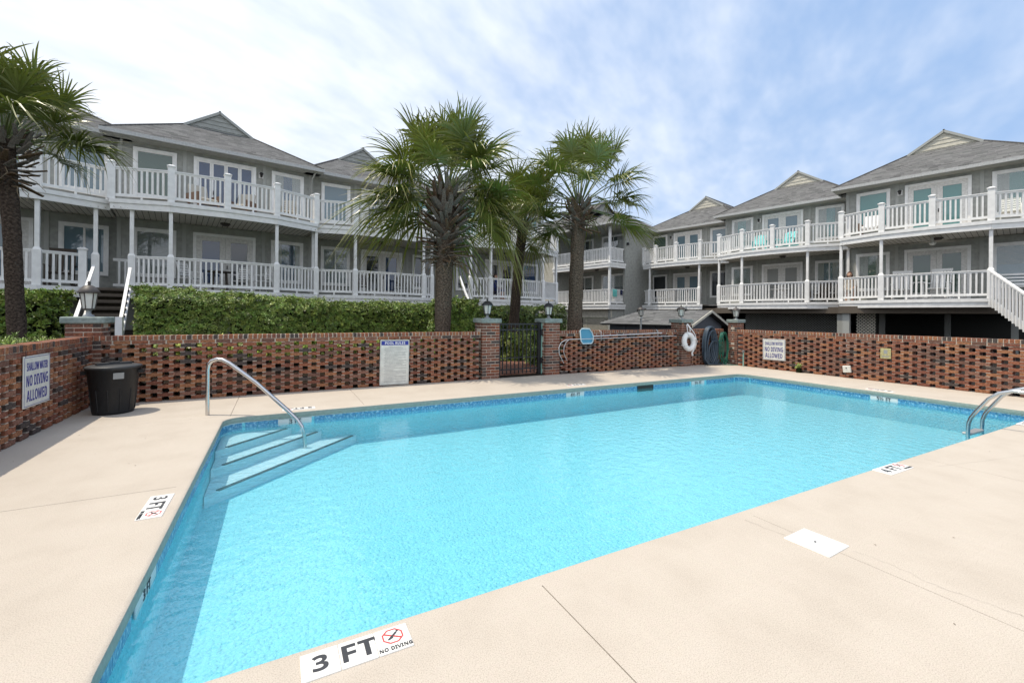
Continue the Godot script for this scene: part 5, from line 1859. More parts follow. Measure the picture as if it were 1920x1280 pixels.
func shed() -> void:
	var a := Vector2(12.46, -10.36)     # the corner nearest the camera
	var v := Vector2(0.985, -0.172)      # gable end runs this way
	var l := Vector2(-0.23, -0.97)
	var o := thing("pump_shed", "low grey pump shed with a shingled gable roof behind the wall", "shed", Vector3(a.x, 0, a.y))
	v = Vector2(3.85, -1.25) / 4.05
	l = Vector2(-1.0, -3.2) / 3.35
	var gw := 3.6
	var ln := 3.35
	var ye := 1.17
	var yr := 1.70
	var q := func(i: float, j: float, y: float) -> Vector3: return Vector3(v.x * i + l.x * j, y, v.y * i + l.y * j)
	var st := ST()
	var i0 := 0.22
	quad(st, q.call(i0, 0.2, 0), q.call(gw - i0, 0.2, 0), q.call(gw - i0, 0.2, ye), q.call(i0, 0.2, ye))
	tri(st, q.call(i0, 0.2, ye), q.call(gw - i0, 0.2, ye), q.call(gw / 2, 0.2, yr - 0.06))
	quad(st, q.call(i0, ln, 0), q.call(i0, 0.2, 0), q.call(i0, 0.2, ye), q.call(i0, ln, ye))
	quad(st, q.call(gw - i0, 0.2, 0), q.call(gw - i0, ln, 0), q.call(gw - i0, ln, ye), q.call(gw - i0, 0.2, ye))
	quad(st, q.call(gw - i0, ln, 0), q.call(i0, ln, 0), q.call(i0, ln, ye), q.call(gw - i0, ln, ye))
	pt("wall", fin(st), M.shed_paint, o)
	for k in 5:
		st = ST()
		var p0: Vector3 = q.call(i0 - 0.02, 0.3 + k * 0.6, 0)
		bx(st, p0 + Vector3(0, ye / 2, 0), Vector3(0.10, ye, 0.05), atan2(-l.y, l.x))
		pt("slat", fin(st), M.shed_paint, o)
	for sg in 2:
		var e0: Vector3 = q.call(0.0, 0.0, ye) if sg == 0 else q.call(gw, 0.0, ye)
		var rdir: Vector3 = (q.call(gw / 2, 0, yr) - e0)
		var ax: Vector3 = q.call(0, -1, 0).normalized() if sg == 0 else q.call(0, 1, 0).normalized()
		var up := rdir.normalized()
		var f := Basis(ax, up, ax.cross(up))
		var sl := rdir.length()
		if sg == 0:
			shingles(o, "roof", [Vector2(-ln - 0.4, 0), Vector2(0, 0), Vector2(0, sl), Vector2(-ln + 0.6, sl)], f, e0, o)
		else:
			shingles(o, "roof", [Vector2(0, 0), Vector2(ln + 0.4, 0), Vector2(ln - 0.6, sl), Vector2(0, sl)], f, e0, o)
	st = ST()
	for pr in [[q.call(0, -0.02, ye), q.call(gw / 2, -0.02, yr)], [q.call(gw, -0.02, ye), q.call(gw / 2, -0.02, yr)]]:
		var d: Vector3 = pr[1] - pr[0]
		var bs := Basis(d.normalized(), Vector3.UP, d.normalized().cross(Vector3.UP).normalized())
		xbox(st, Transform3D(bs, (pr[0] + pr[1]) / 2 - Vector3(0, 0.02, 0)), Vector3(d.length(), 0.09, 0.03))
	pt("rake_board", fin(st), M.siding_light, o)
	st = ST()
	lathe(st, [Vector2(0.10, 0.0), Vector2(0.10, 0.08), Vector2(0.22, 0.08), Vector2(0.06, 0.24), Vector2(0.0, 0.27)], 10)
	pt("roof_vent", fin(st), M.trim_grey, o, at(q.call(gw / 2, 1.1, yr - 0.03)))

# ---------------------------------------------------------------- furniture and people on the decks
func adirondack(label: String, c: Vector3, turn: float, m: String) -> void:
	var o := thing("adirondack_chair", label, "chair", c, turn, "adirondack chairs on the decks")
	for k in 6:
		pt("back_slat", boxm(Vector3(0.075, 0.72 - 0.05 * absf(k - 2.5), 0.02)), M[m], o, Transform3D(Basis(Vector3.BACK, -(k - 2.5) * 0.06) * Basis(Vector3.RIGHT, -0.42), Vector3((k - 2.5) * 0.09, 0.68, -0.30)))
	for k in 5:
		pt("seat_slat", boxm(Vector3(0.52, 0.02, 0.085)), M[m], o, Transform3D(Basis(Vector3.RIGHT, 0.2), Vector3(0, 0.33 + 0.018 * k, -0.15 + 0.095 * k)))
	for s in [-1, 1]:
		pt("arm", boxm(Vector3(0.13, 0.025, 0.72)), M[m], o, at(Vector3(s * 0.34, 0.56, 0.05)))
		pt("leg", boxm(Vector3(0.05, 0.55, 0.10)), M[m], o, at(Vector3(s * 0.31, 0.275, 0.32)))
		pt("leg", boxm(Vector3(0.05, 0.11, 0.95)), M[m], o, Transform3D(Basis(Vector3.RIGHT, 0.25), Vector3(s * 0.27, 0.20, -0.1)))

func rocker(label: String, c: Vector3, turn: float, m: String, group: String) -> void:
	var o := thing("rocking_chair", label, "chair", c, turn, group)
	for s in [-1, 1]:
		pt("back_post", boxm(Vector3(0.045, 0.85, 0.04)), M[m], o, Transform3D(Basis(Vector3.RIGHT, -0.22), Vector3(s * 0.27, 0.80, -0.32)))
		pt("front_leg", boxm(Vector3(0.05, 0.62, 0.05)), M[m], o, at(Vector3(s * 0.30, 0.35, 0.22)))
		pt("rear_leg", boxm(Vector3(0.05, 0.42, 0.05)), M[m], o, at(Vector3(s * 0.27, 0.25, -0.22)))
		pt("arm", boxm(Vector3(0.09, 0.025, 0.56)), M[m], o, at(Vector3(s * 0.31, 0.665, -0.02)))
		var st := ST()
		tube(st, [Vector3(0, 0.10, 0.45), Vector3(0, 0.04, 0.22), Vector3(0, 0.025, 0.0), Vector3(0, 0.04, -0.25), Vector3(0, 0.12, -0.55)], 0.022, 5)
		pt("rocker_runner", fin(st), M[m], o, at(Vector3(s * 0.29, 0, 0)))
	for k in 5:
		pt("back_slat", boxm(Vector3(0.06, 0.66, 0.015)), M[m], o, Transform3D(Basis(Vector3.RIGHT, -0.22), Vector3((k - 2) * 0.095, 0.82, -0.315)))
	pt("top_rail", boxm(Vector3(0.62, 0.10, 0.03)), M[m], o, Transform3D(Basis(Vector3.RIGHT, -0.22), Vector3(0, 1.19, -0.405)))
	pt("seat", chamfer(Vector3(0.58, 0.04, 0.52), 0.01), M[m], o, at(Vector3(0, 0.44, 0.0)))

func wire_chair(label: String, c: Vector3, turn: float, m: String, group: String) -> void:
	var o := thing("patio_chair", label, "chair", c, turn, group)
	var st := ST()
	for s in [-1.0, 1.0]:
		tube(st, [Vector3(s * 0.25, 0, 0.24), Vector3(s * 0.25, 0.62, 0.22), Vector3(s * 0.26, 0.66, 0.15), Vector3(s * 0.26, 0.66, -0.2), Vector3(s * 0.24, 0.42, -0.22), Vector3(s * 0.25, 0, -0.28)], 0.016, 6)
		tube(st, [Vector3(s * 0.24, 0.42, -0.20), Vector3(s * 0.23, 0.94, -0.32)], 0.016, 6)
	tube(st, [Vector3(-0.23, 0.94, -0.32), Vector3(0.23, 0.94, -0.32)], 0.016, 6)
	pt("frame", fin(st), M[m], o)
	pt("seat", chamfer(Vector3(0.46, 0.035, 0.44), 0.01), M[m], o, at(Vector3(0, 0.42, 0.0)))
	for k in 5:
		pt("back_strap", boxm(Vector3(0.44, 0.06, 0.012)), M[m], o, Transform3D(Basis(Vector3.RIGHT, -0.22), Vector3(0, 0.54 + 0.085 * k, -0.228 - 0.019 * k)))

func cushion_chair(label: String, c: Vector3, turn: float, m: String, group: String) -> void:
	var o := thing("lounge_chair", label, "chair", c, turn, group)
	pt("seat_cushion", chamfer(Vector3(0.62, 0.14, 0.60), 0.04), M[m], o, at(Vector3(0, 0.40, 0.02)))
	pt("back_cushion", chamfer(Vector3(0.62, 0.56, 0.14), 0.045), M[m], o, Transform3D(Basis(Vector3.RIGHT, -0.25), Vector3(0, 0.72, -0.32)))
	for s in [-1, 1]:
		pt("side_frame", boxm(Vector3(0.07, 0.30, 0.66)), M.wicker, o, at(Vector3(s * 0.36, 0.47, 0)))
		pt("leg", boxm(Vector3(0.06, 0.33, 0.06)), M.wicker, o, at(Vector3(s * 0.33, 0.165, 0.26)))
		pt("leg", boxm(Vector3(0.06, 0.33, 0.06)), M.wicker, o, at(Vector3(s * 0.33, 0.165, -0.26)))

func table(label: String, c: Vector3, m: String, r: float, group := "tables on the decks") -> void:
	var o := thing("patio_table", label, "table", c, 0.0, group)
	var st := ST()
	lathe(st, [Vector2(0, 0.69), Vector2(r, 0.69), Vector2(r + 0.01, 0.705), Vector2(r, 0.72), Vector2(0, 0.72)], 18)
	pt("tabletop", fin(st), M[m], o)
	for k in 4:
		var a := TAU * k / 4 + 0.6
		st = ST()
		tube(st, [Vector3(cos(a) * r * 0.75, 0, sin(a) * r * 0.75), Vector3(cos(a) * r * 0.62, 0.69, sin(a) * r * 0.62)], 0.022, 6)
		pt("leg", fin(st), M[m], o)

func bench(label: String, c: Vector3, turn: float) -> void:
	var o := thing("slat_bench", label, "bench", c, turn)
	for k in 4:
		pt("back_slat", boxm(Vector3(1.3, 0.07, 0.02)), M.white_paint, o, Transform3D(Basis(Vector3.RIGHT, -0.15), Vector3(0, 0.56 + 0.12 * k, -0.26 - 0.018 * k)))
		pt("seat_slat", boxm(Vector3(1.3, 0.025, 0.09)), M.white_paint, o, at(Vector3(0, 0.44, -0.18 + 0.11 * k)))
	for s in [-1, 1]:
		pt("leg", boxm(Vector3(0.06, 1.0, 0.06)), M.white_paint, o, Transform3D(Basis(Vector3.RIGHT, -0.1), Vector3(s * 0.64, 0.48, -0.28)))
		pt("leg", boxm(Vector3(0.06, 0.64, 0.06)), M.white_paint, o, at(Vector3(s * 0.64, 0.32, 0.22)))
		pt("arm", boxm(Vector3(0.07, 0.03, 0.55)), M.white_paint, o, at(Vector3(s * 0.64, 0.655, -0.02)))

func field_mesh(caps: Array, lo: Vector3, hi: Vector3, cell: float, k: float) -> ArrayMesh:
	# surface nets over a smooth union of tapered capsules [a, b, ra, rb]
	var nx := int((hi.x - lo.x) / cell) + 2
	var ny := int((hi.y - lo.y) / cell) + 2
	var nz := int((hi.z - lo.z) / cell) + 2
	var f := PackedFloat32Array()
	f.resize(nx * ny * nz)
	f.fill(0.2)
	for c in caps:
		var rm := maxf(c[2], c[3]) + k * 1.6 + cell
		var a: Vector3 = c[0]
		var b: Vector3 = c[1]
		var l := a.min(b) - Vector3.ONE * rm
		var h := a.max(b) + Vector3.ONE * rm
		var ba := b - a
		var d2 := maxf(ba.length_squared(), 1e-6)
		for iz in range(maxi(0, int((l.z - lo.z) / cell)), mini(nz, int((h.z - lo.z) / cell) + 2)):
			for iy in range(maxi(0, int((l.y - lo.y) / cell)), mini(ny, int((h.y - lo.y) / cell) + 2)):
				for ix in range(maxi(0, int((l.x - lo.x) / cell)), mini(nx, int((h.x - lo.x) / cell) + 2)):
					var p := lo + Vector3(ix, iy, iz) * cell
					var t := clampf((p - a).dot(ba) / d2, 0, 1)
					var d := (p - a - ba * t).length() - lerpf(c[2], c[3], t)
					var q := (iz * ny + iy) * nx + ix
					var e := f[q]
					var hh := maxf(k - absf(e - d), 0.0) / k
					f[q] = minf(e, d) - hh * hh * k * 0.25
	var st := ST()
	st.set_smooth_group(1)
	var vid := {}
	var vert := func(ix: int, iy: int, iz: int) -> Vector3:
		var key := (iz * ny + iy) * nx + ix
		if vid.has(key): return vid[key]
		var s := Vector3.ZERO
		var n := 0
		for e in [[0, 1], [0, 2], [0, 4], [1, 3], [1, 5], [2, 3], [2, 6], [4, 5], [4, 6], [3, 7], [5, 7], [6, 7]]:
			var pa := Vector3(e[0] & 1, (e[0] >> 1) & 1, (e[0] >> 2) & 1)
			var pb := Vector3(e[1] & 1, (e[1] >> 1) & 1, (e[1] >> 2) & 1)
			var fa := f[((iz + int(pa.z)) * ny + iy + int(pa.y)) * nx + ix + int(pa.x)]
			var fb := f[((iz + int(pb.z)) * ny + iy + int(pb.y)) * nx + ix + int(pb.x)]
			if (fa < 0) != (fb < 0):
				s += pa.lerp(pb, fa / (fa - fb))
				n += 1
		var v: Vector3 = lo + (Vector3(ix, iy, iz) + s / maxf(n, 1)) * cell
		vid[key] = v
		return v
	for iz in range(1, nz - 1):
		for iy in range(1, ny - 1):
			for ix in range(1, nx - 1):
				var a := f[(iz * ny + iy) * nx + ix]
				for ax in 3:
					var b := f[(iz * ny + iy) * nx + ix + 1] if ax == 0 else (f[(iz * ny + iy + 1) * nx + ix] if ax == 1 else f[((iz + 1) * ny + iy) * nx + ix])
					if (a < 0) == (b < 0): continue
					var q := []
					if ax == 0: q = [vert.call(ix, iy - 1, iz - 1), vert.call(ix, iy, iz - 1), vert.call(ix, iy, iz), vert.call(ix, iy - 1, iz)]
					elif ax == 1: q = [vert.call(ix - 1, iy, iz - 1), vert.call(ix - 1, iy, iz), vert.call(ix, iy, iz), vert.call(ix, iy, iz - 1)]
					else: q = [vert.call(ix - 1, iy - 1, iz), vert.call(ix, iy - 1, iz), vert.call(ix, iy, iz), vert.call(ix - 1, iy, iz)]
					if a < 0: quad(st, q[0], q[1], q[2], q[3])
					else: quad(st, q[3], q[2], q[1], q[0])
	return fin(st)

func person(label: String, c: Vector3, turn: float, hair: String, shirt: String) -> void:
	# seated, hands on the thighs
	var o := thing("person", label, "person", c, turn)
	var V := func(x: float, y: float, z: float) -> Vector3: return Vector3(x, y, z)
	var body := [
		[V.call(0, 0.50, 0.0), V.call(0, 0.72, -0.03), 0.125, 0.115], [V.call(-0.08, 0.95, -0.05), V.call(0.08, 0.95, -0.05), 0.105, 0.105], [V.call(0, 0.72, -0.03), V.call(0, 0.95, -0.05), 0.12, 0.12],
		[V.call(0, 1.0, -0.05), V.call(0, 1.12, -0.03), 0.058, 0.05]]
	var head := [[V.call(0, 1.19, 0.0), V.call(0, 1.25, -0.015), 0.075, 0.088], [V.call(0, 1.15, 0.045), V.call(0, 1.20, 0.05), 0.045, 0.05], [V.call(0, 1.195, 0.095), V.call(0, 1.215, 0.085), 0.012, 0.010]]
	for s in [-1.0, 1.0]:
		body.append_array([[V.call(s * 0.16, 0.97, -0.05), V.call(s * 0.215, 0.70, -0.02), 0.055, 0.043], [V.call(s * 0.215, 0.70, -0.02), V.call(s * 0.13, 0.60, 0.22), 0.040, 0.030], [V.call(s * 0.13, 0.60, 0.22), V.call(s * 0.11, 0.58, 0.31), 0.030, 0.022],
			[V.call(s * 0.09, 0.50, 0.0), V.call(s * 0.11, 0.50, 0.42), 0.088, 0.062], [V.call(s * 0.11, 0.50, 0.42), V.call(s * 0.11, 0.09, 0.40), 0.058, 0.040], [V.call(s * 0.11, 0.05, 0.38), V.call(s * 0.12, 0.035, 0.58), 0.042, 0.032]])
		head.append([V.call(s * 0.086, 1.20, -0.01), V.call(s * 0.088, 1.225, -0.015), 0.014, 0.016])
	var b := body.duplicate()
	b.append_array(head)
	pt("body", field_mesh(b, Vector3(-0.36, -0.05, -0.25), Vector3(0.36, 1.42, 0.68), 0.016, 0.03), M.skin, o)
	var sh := []
	for k in 6:
		if k == 3: continue
		var q: Array = body[k].duplicate() if k < body.size() else []
		if q: sh.append([q[0], q[1] if k != 4 else q[1], q[2] + 0.014, q[3] + 0.014])
	sh.append([body[4 + 6][0], body[4 + 6][1], body[4 + 6][2] + 0.014, body[4 + 6][3] + 0.014])
	for k in [7, 13]:
		var q: Array = body[k]
		sh.append([q[0], q[1], q[2] + 0.016, q[3] + 0.016])
	pt("clothes", field_mesh(sh, Vector3(-0.36, 0.3, -0.25), Vector3(0.36, 1.2, 0.62), 0.018, 0.04), M[shirt], o)
	var hr := [[V.call(0, 1.25, -0.04), V.call(0, 1.275, -0.025), 0.095, 0.088], [V.call(0, 1.2, -0.075), V.call(0, 1.05, -0.11), 0.07, 0.05], [V.call(-0.075, 1.22, -0.04), V.call(-0.085, 1.08, -0.06), 0.035, 0.03], [V.call(0.075, 1.22, -0.04), V.call(0.085, 1.08, -0.06), 0.035, 0.03]]
	pt("hair", field_mesh(hr, Vector3(-0.2, 0.95, -0.25), Vector3(0.2, 1.42, 0.12), 0.012, 0.03), M[hair], o)
	var st := ST()
	for s in [-1.0, 1.0]:
		lathe(st, [Vector2(0.0, -0.009), Vector2(0.009, 0.0), Vector2(0.0, 0.009)], 8, true, Transform3D(Basis.IDENTITY, Vector3(s * 0.032, 1.225, 0.072)))
	pt("eyes", fin(st), M.black_ink, o)

# ---------------------------------------------------------------- the place
func _ready() -> void:
	rng.seed = 7
	set_camera()
	set_light()
	materials()
	ground()
	deck()
	pool()
	rng.seed = 21
	brick_wall("brick_wall", "pierced red brick wall left of the iron gate", Vector3(-2.58, 0, WALL_Z), 0.0, 6.68)
	brick_wall("brick_wall", "pierced red brick wall right of the iron gate with pool poles", Vector3(6.29, 0, WALL_Z), 0.0, 4.25)
	brick_wall("brick_wall", "short pierced brick wall behind the coiled hoses", Vector3(10.95, 0, WALL_Z), 0.0, 1.65)
	brick_wall("brick_wall", "sunlit pierced brick wall along the right side of the pool", Vector3(12.46, 0, -8.70), -PI / 2 + 0.018, 11.0, 0.0, 6.6)
	brick_wall("brick_wall", "shaded pierced brick wall at the left edge with a hanging sign", Vector3(WALL_X, 0, 0.6), PI / 2, 9.85, 6.6, 20.0)
	pillar("brick pillar at the left wall corner behind the trash can", Vector3(-2.70, 0, -9.47), 0.43, 0.53)
	pillar("brick pillar at the left side of the iron gate", Vector3(4.37, 0, WALL_Z - 0.215), 0.44, 0.52)
	pillar("brick pillar at the right side of the iron gate", Vector3(6.08, 0, WALL_Z - 0.205), 0.42, 0.52)
	pillar("brick pillar with the white life ring", Vector3(10.77, 0, WALL_Z - 0.10), 0.40, 0.50)
	pillar("slim brick pillar where the sunny wall meets the hoses", Vector3(12.78, 0, -8.95), 0.32, 0.40)
	# the path behind the gate
	var path := struct_node("brick_path")
	var pm := [chamfer(Vector3(0.198, 0.05, 0.098), 0.004), chamfer(Vector3(0.196, 0.052, 0.096), 0.005)]
	for i in 11:
		for j in 24:
			var x := 4.55 + i * 0.205 + (0.1 if j % 2 else 0.0)
			var z := WALL_Z - 0.32 - j * 0.104
			pt("paver", pick(pm), M["paver_%d" % (rng.randi() % 3)], path, Transform3D(Basis.from_euler(Vector3(rng.randf_range(-0.01, 0.01), 0, rng.randf_range(-0.01, 0.01))), Vector3(x, 0.035 + rng.randf_range(-0.003, 0.003), z)))
	# houses
	var lw := {"glass": ["glass_green", "glass_blue", "glass_blue", "glass_dark", "glass_blue", "glass_blue"], "slider": [0], "blinds": [3], "lower": [0.5, 5.92], "posts": [0.5, 1.46, 4.46, 5.92], "rails": [[0.5, 5.92]], "door2": "glass_dark"}
	var ha := apartment("apartment_house", "nearest full grey apartment house above the long hedge", Vector2(-4.55, -17.68), 9.35, 0.1, lw)
	var hz := apartment("apartment_house", "grey apartment house cut off at the left edge behind the dark palm", Vector2(-10.52, -17.08), 9.35, 0.05, {"glass": ["glass_grey", "glass_grey", "glass_grey", "glass_grey", "glass_grey", "glass_grey"], "split_right": [1], "lower": [0.0, 5.55], "posts": [0.0, 1.46, 4.46, 5.62], "rails": [[0.0, 5.32]], "newels": [5.35], "extra_rails": [[5.95, -0.75, 6.55, -0.85]]})
	var hb := apartment("apartment_house", "grey apartment house behind the big palm with the thick trunk", Vector2(1.2, -18.88), 9.35, 0.4, {"glass": ["glass_grey", "glass_blue", "glass_teal", "glass_grey", "glass_dark", "glass_dark"], "split_left": [1], "lower": [0.0, 5.0], "posts": [0.0, 1.46, 4.46, 4.95], "rails": [[0.0, 4.95]], "door2": "glass_blue"})
	var hc := apartment("apartment_house", "farthest left wing apartment house ending behind the thin palm", Vector2(7.58, -19.11), 9.35, 0.3, {"glass": ["glass_teal", "glass_dark", "glass_teal", "glass_dark", "glass_dark", "glass_blue"], "lower": [0.35, 5.92], "posts": [0.35, 1.25, 4.46, 5.92], "rails": [[0.35, 5.92]]})
	corner_house()
	var r1 := apartment("apartment_house", "far grey apartment house beside the corner house behind the shed", Vector2(22.05, -22.62), -77.3, -0.45, {"right": true, "glass": ["glass_green", "glass_grey", "glass_grey", "glass_dark", "glass_grey", "glass_dark"], "lower": [0.3, 4.6], "upper": [0.3, 5.92], "posts": [0.9, 4.4], "rails": [[0.3, 4.4]]})
	var r2 := apartment("apartment_house", "middle grey apartment house of the right wing with teal chairs", Vector2(21.92, -16.44), -77.3, -0.3, {"right": true, "glass": ["glass_teal", "glass_grey", "glass_teal", "glass_green", "blind", "glass_grey"], "blinds": [3], "split_right": [1], "piles": [5.7], "lattices": [[0.6, 5.2, -2.2, "trim_grey"]]})
	var r3 := apartment("apartment_house", "nearest right apartment house with white chairs and a stair", Vector2(21.68, -10.23), -77.3, -0.1, {"right": true, "glass": ["glass_teal", "glass_teal", "glass_teal", "glass_green", "glass_green", "glass_grey"], "lower": [0.0, 4.5], "posts": [0.0, 1.46, 4.46], "rails": [[0.0, 4.46]], "piles": [0.25], "lattices": [[0.45, 1.1, -0.6, "siding_light"]]})
	# stairs
	stairs("dark steps with white rails up to the deck beside the corner pillar", Vector3(-4.72, YL, -16.9), Vector3(-4.10, 0.55, -13.4), Vector3(0.985, 0, -0.16), 0.80, 9, false, [0, 1], 0.36)
	stairs("stairs behind the big palm trunk between two houses", Vector3(6.05, YL, -17.9), Vector3(5.75, 0.3, -15.3), Vector3(0.985, 0, -0.16), 0.95, 9, false)
	stairs("white stairs at the right edge of the picture with tall balusters", Vector3(21.55, YL, -5.62), Vector3(19.2, 0.0, -3.05), Vector3(0.74, 0, 0.67), 1.0, 10, true, [0, 1])
	# palms
	palm("big cabbage palm with a thick boot covered trunk", [Vector3(3.60, 0.2, -10.45), Vector3(3.61, 1.6, -10.44), Vector3(3.63, 2.7, -10.42), Vector3(3.66, 4.45, -10.41)], [0.17, 0.205, 0.215, 0.22], {"seed": 101, "fronds": 46, "lp": 0.98, "r": 1.14, "front": -0.34, "boots": 150, "boot_height": 1.75, "boot_r0": 0.20, "boot_r1": 0.31, "dead": 26, "low": -32.0, "boot_s": 1.15})
	palm("slender cabbage palm behind the iron gate", [Vector3(6.92, 0.0, -12.95), Vector3(6.95, 1.27, -12.93), Vector3(7.08, 3.40, -12.85), Vector3(7.20, 4.48, -12.80)], [0.185, 0.175, 0.16, 0.17], {"seed": 202, "fronds": 25, "lp": 0.90, "r": 1.03, "boots": 26, "boot_height": 0.35, "boot_r0": 0.14, "boot_r1": 0.19, "low": -28.0, "bark": "bark_dark"})
	palm("tall cabbage palm standing before the corner house", [Vector3(7.51, 0.0, -10.31), Vector3(7.52, 1.2, -10.30), Vector3(7.55, 2.93, -10.27), Vector3(7.60, 4.62, -10.25)], [0.225, 0.21, 0.195, 0.185], {"seed": 303, "fronds": 33, "lp": 1.22, "r": 1.02, "front": -0.6, "boots": 60, "boot_height": 0.75, "boot_r0": 0.20, "boot_r1": 0.27, "low": -14.0, "az": 0.6})
	palm("dark cabbage palm cut off by the left edge", [Vector3(-4.58, 0.6, -12.40), Vector3(-4.66, 1.8, -12.45), Vector3(-4.73, 3.1, -12.51), Vector3(-4.82, 4.88, -12.44)], [0.145, 0.135, 0.135, 0.145], {"seed": 404, "fronds": 32, "lp": 0.80, "r": 0.98, "front": 0.4, "boots": 70, "boot_height": 0.9, "boot_r0": 0.19, "boot_r1": 0.28, "dead": 18, "low": 4.0, "bark": "bark_dark"})
	# hedges
	var grn := Color(0.106, 0.166, 0.031)
	var hg := "clipped hedges before the houses"
	hedge("hedge", "small clipped hedge behind the dark palm at the left", [Vector2(-7.0, -14.9), Vector2(-4.75, -14.75)], 0.6, 0.7, [1.85, 1.92], 300.0, 0.085, grn, 11, hg)
	hedge("hedge", "long clipped hedge before the left houses", [Vector2(-3.05, -14.05), Vector2(-1.2, -14.2), Vector2(1.2, -14.55), Vector2(5.3, -15.0)], 0.62, 0.25, [2.05, 1.98, 1.82, 1.80], 420.0, 0.068, grn, 12, hg)
	hedge("hedge", "rounded bright hedge between the thick trunk and the gate", [Vector2(4.15, -12.6), Vector2(5.25, -12.65)], 0.55, 0.05, [1.90, 1.88], 330.0, 0.08, Color(0.095, 0.155, 0.03), 13, hg)
	hedge("hedge", "dark square clipped hedge behind the iron gate", [Vector2(5.75, -14.3), Vector2(9.9, -14.9)], 0.65, 0.0, [1.70, 1.79], 300.0, 0.075, Color(0.065, 0.105, 0.022), 14, hg)
	hedge("bush", "light green bush beside the path behind the gate", [Vector2(6.45, -12.35), Vector2(6.9, -12.4)], 0.33, 0.0, [0.85, 0.8], 300.0, 0.10, Color(0.12, 0.17, 0.035), 15, "", 0.2, "bush")
	hedge("bush", "thin leafy bush close behind the right gate pillar", [Vector2(6.50, -10.9), Vector2(6.85, -10.9)], 0.28, 0.0, [0.95, 0.9], 260.0, 0.12, Color(0.10, 0.15, 0.035), 16, "", 0.14, "bush")
	hedge("bush", "low bright plants seen through the holes of the back wall", [Vector2(-2.2, -10.6), Vector2(3.0, -10.7)], 0.30, 0.64, [0.90, 0.84], 260.0, 0.13, Color(0.15, 0.20, 0.03), 17, "", 0.12, "bush")
	hedge("grass_tuft", "bright grass on the bank above the left wall", [Vector2(-4.3, -9.6), Vector2(-2.95, -9.7)], 0.5, 0.85, [0.98, 0.98], 150.0, 0.10, Color(0.11, 0.17, 0.03), 18, "", 0.06, "grass")
	hedge("weed", "small weed growing out of the right brick wall under the sign", [Vector2(12.44, -6.90), Vector2(12.45, -6.80)], 0.04, 0.12, [0.22, 0.22], 500.0, 0.05, Color(0.10, 0.14, 0.03), 19, "", 0.2, "weed")
	shed()
	# lanterns
	pillar_lamp("bronze lantern on the left corner pillar", Vector3(-2.70, 1.405, -9.47), 0.58, "bronze").scale = Vector3(0.8, 1, 0.8)
	pillar_lamp("black lantern on the pillar left of the gate", Vector3(4.37, 1.405, WALL_Z - 0.215), 0.47, "black_metal")
	pillar_lamp("black lantern on the pillar right of the gate", Vector3(6.08, 1.405, WALL_Z - 0.205), 0.45, "black_metal")
	pillar_lamp("grey lantern on the life ring pillar", Vector3(10.77, 1.405, WALL_Z - 0.10), 0.44, "bronze")
	pillar_lamp("grey lantern on the slim corner pillar", Vector3(12.78, 1.405, -8.95), 0.42, "bronze")
	var pl := pillar_lamp("grey lantern on a post before the shed roof", Vector3(10.75, 1.41, -11.0), 0.43, "bronze", "")
	var pst := ST()
	tube(pst, [Vector3(0, -1.41, 0), Vector3(0, 0.01, 0)], 0.03, 8)
	pt("post", fin(pst), M.grey_metal, pl)
	pool_things()
	# bits of dry leaf blown over the deck
	var lst := ST()
	for k in 46:
		var p := Vector2(rng.randf_range(-2.5, 8.0), rng.randf_range(-2.05, 0.5)) if k % 2 else (Vector2(rng.randf_range(-2.5, -0.8), rng.randf_range(-9.0, -2.0)) if k % 4 == 0 else Vector2(rng.randf_range(-2.0, 11.5), rng.randf_range(-9.1, -7.6)))
		xbox(lst, Transform3D(Basis.from_euler(Vector3(rng.randf_range(-0.2, 0.2), rng.randf() * TAU, 0)), Vector3(p.x, 0.005, p.y)), Vector3(rng.randf_range(0.003, 0.011), 0.002, rng.randf_range(0.002, 0.004)))
	var litter := pt("leaf_litter", fin(lst), M.boot_brown, self)
	tag(litter, "tiny bits of dry leaf scattered over the beige pool deck", "leaf litter", "", "stuff")
	# furniture
	var ad := deg_to_rad(9.35)
	var rd := deg_to_rad(-77.3)
	wire_chair("white patio chair behind the rail left of the french doors", world_of(ha, 2.0, YL, -0.35), ad + 0.9, "white_paint", "white patio chairs on the lower decks")
	wire_chair("white patio chair before the lower french doors", world_of(ha, 3.55, YL, -0.9), ad - 0.5, "white_paint", "white patio chairs on the lower decks")
	wire_chair("white patio chair by the post right of the french doors", world_of(ha, 4.15, YL, -0.35), ad - 1.2, "white_paint", "white patio chairs on the lower decks")
	table("dark round patio table on the lower deck of the nearest left house", world_of(ha, 2.85, YL, -0.7), "dark_wood", 0.42)
	cushion_chair("tan cushioned lounge chair on the upper deck by the blue doors", world_of(ha, 2.35, YU, -0.55), ad + 0.5, "tan_fabric", "lounge chairs on the upper deck")
	cushion_chair("tan lounge chair behind the upper rail's middle post", world_of(ha, 3.5, YU, -0.8), ad - 0.6, "tan_fabric", "lounge chairs on the upper deck")
	wire_chair("patio chair on the upper deck under the right window", world_of(ha, 5.0, YU, -0.6), ad - 0.4, "tan_fabric", "patio chairs by the upper right window")
	rocker("wooden rocking chair on the lower deck behind the dark palm", world_of(hz, 4.75, YL, -0.7), ad, "dark_wood", "")
	wire_chair("dark patio chair on the lower deck left of the thick trunk", world_of(hb, 2.1, YL, -0.5), ad, "dark_wood", "dark chairs left of the thick trunk")
	wire_chair("dark patio chair nearest the thick trunk", world_of(hb, 3.9, YL, -0.5), ad, "dark_wood", "dark chairs left of the thick trunk")
	wire_chair("chair under the person with dark hair", world_of(hc, 2.35, YL, -0.75), ad, "dark_wood", "")
	person("person with dark hair in navy sitting behind a deck rail", world_of(hc, 2.35, YL - 0.02, -0.72), ad + 0.4, "hair_dark", "shirt_navy")
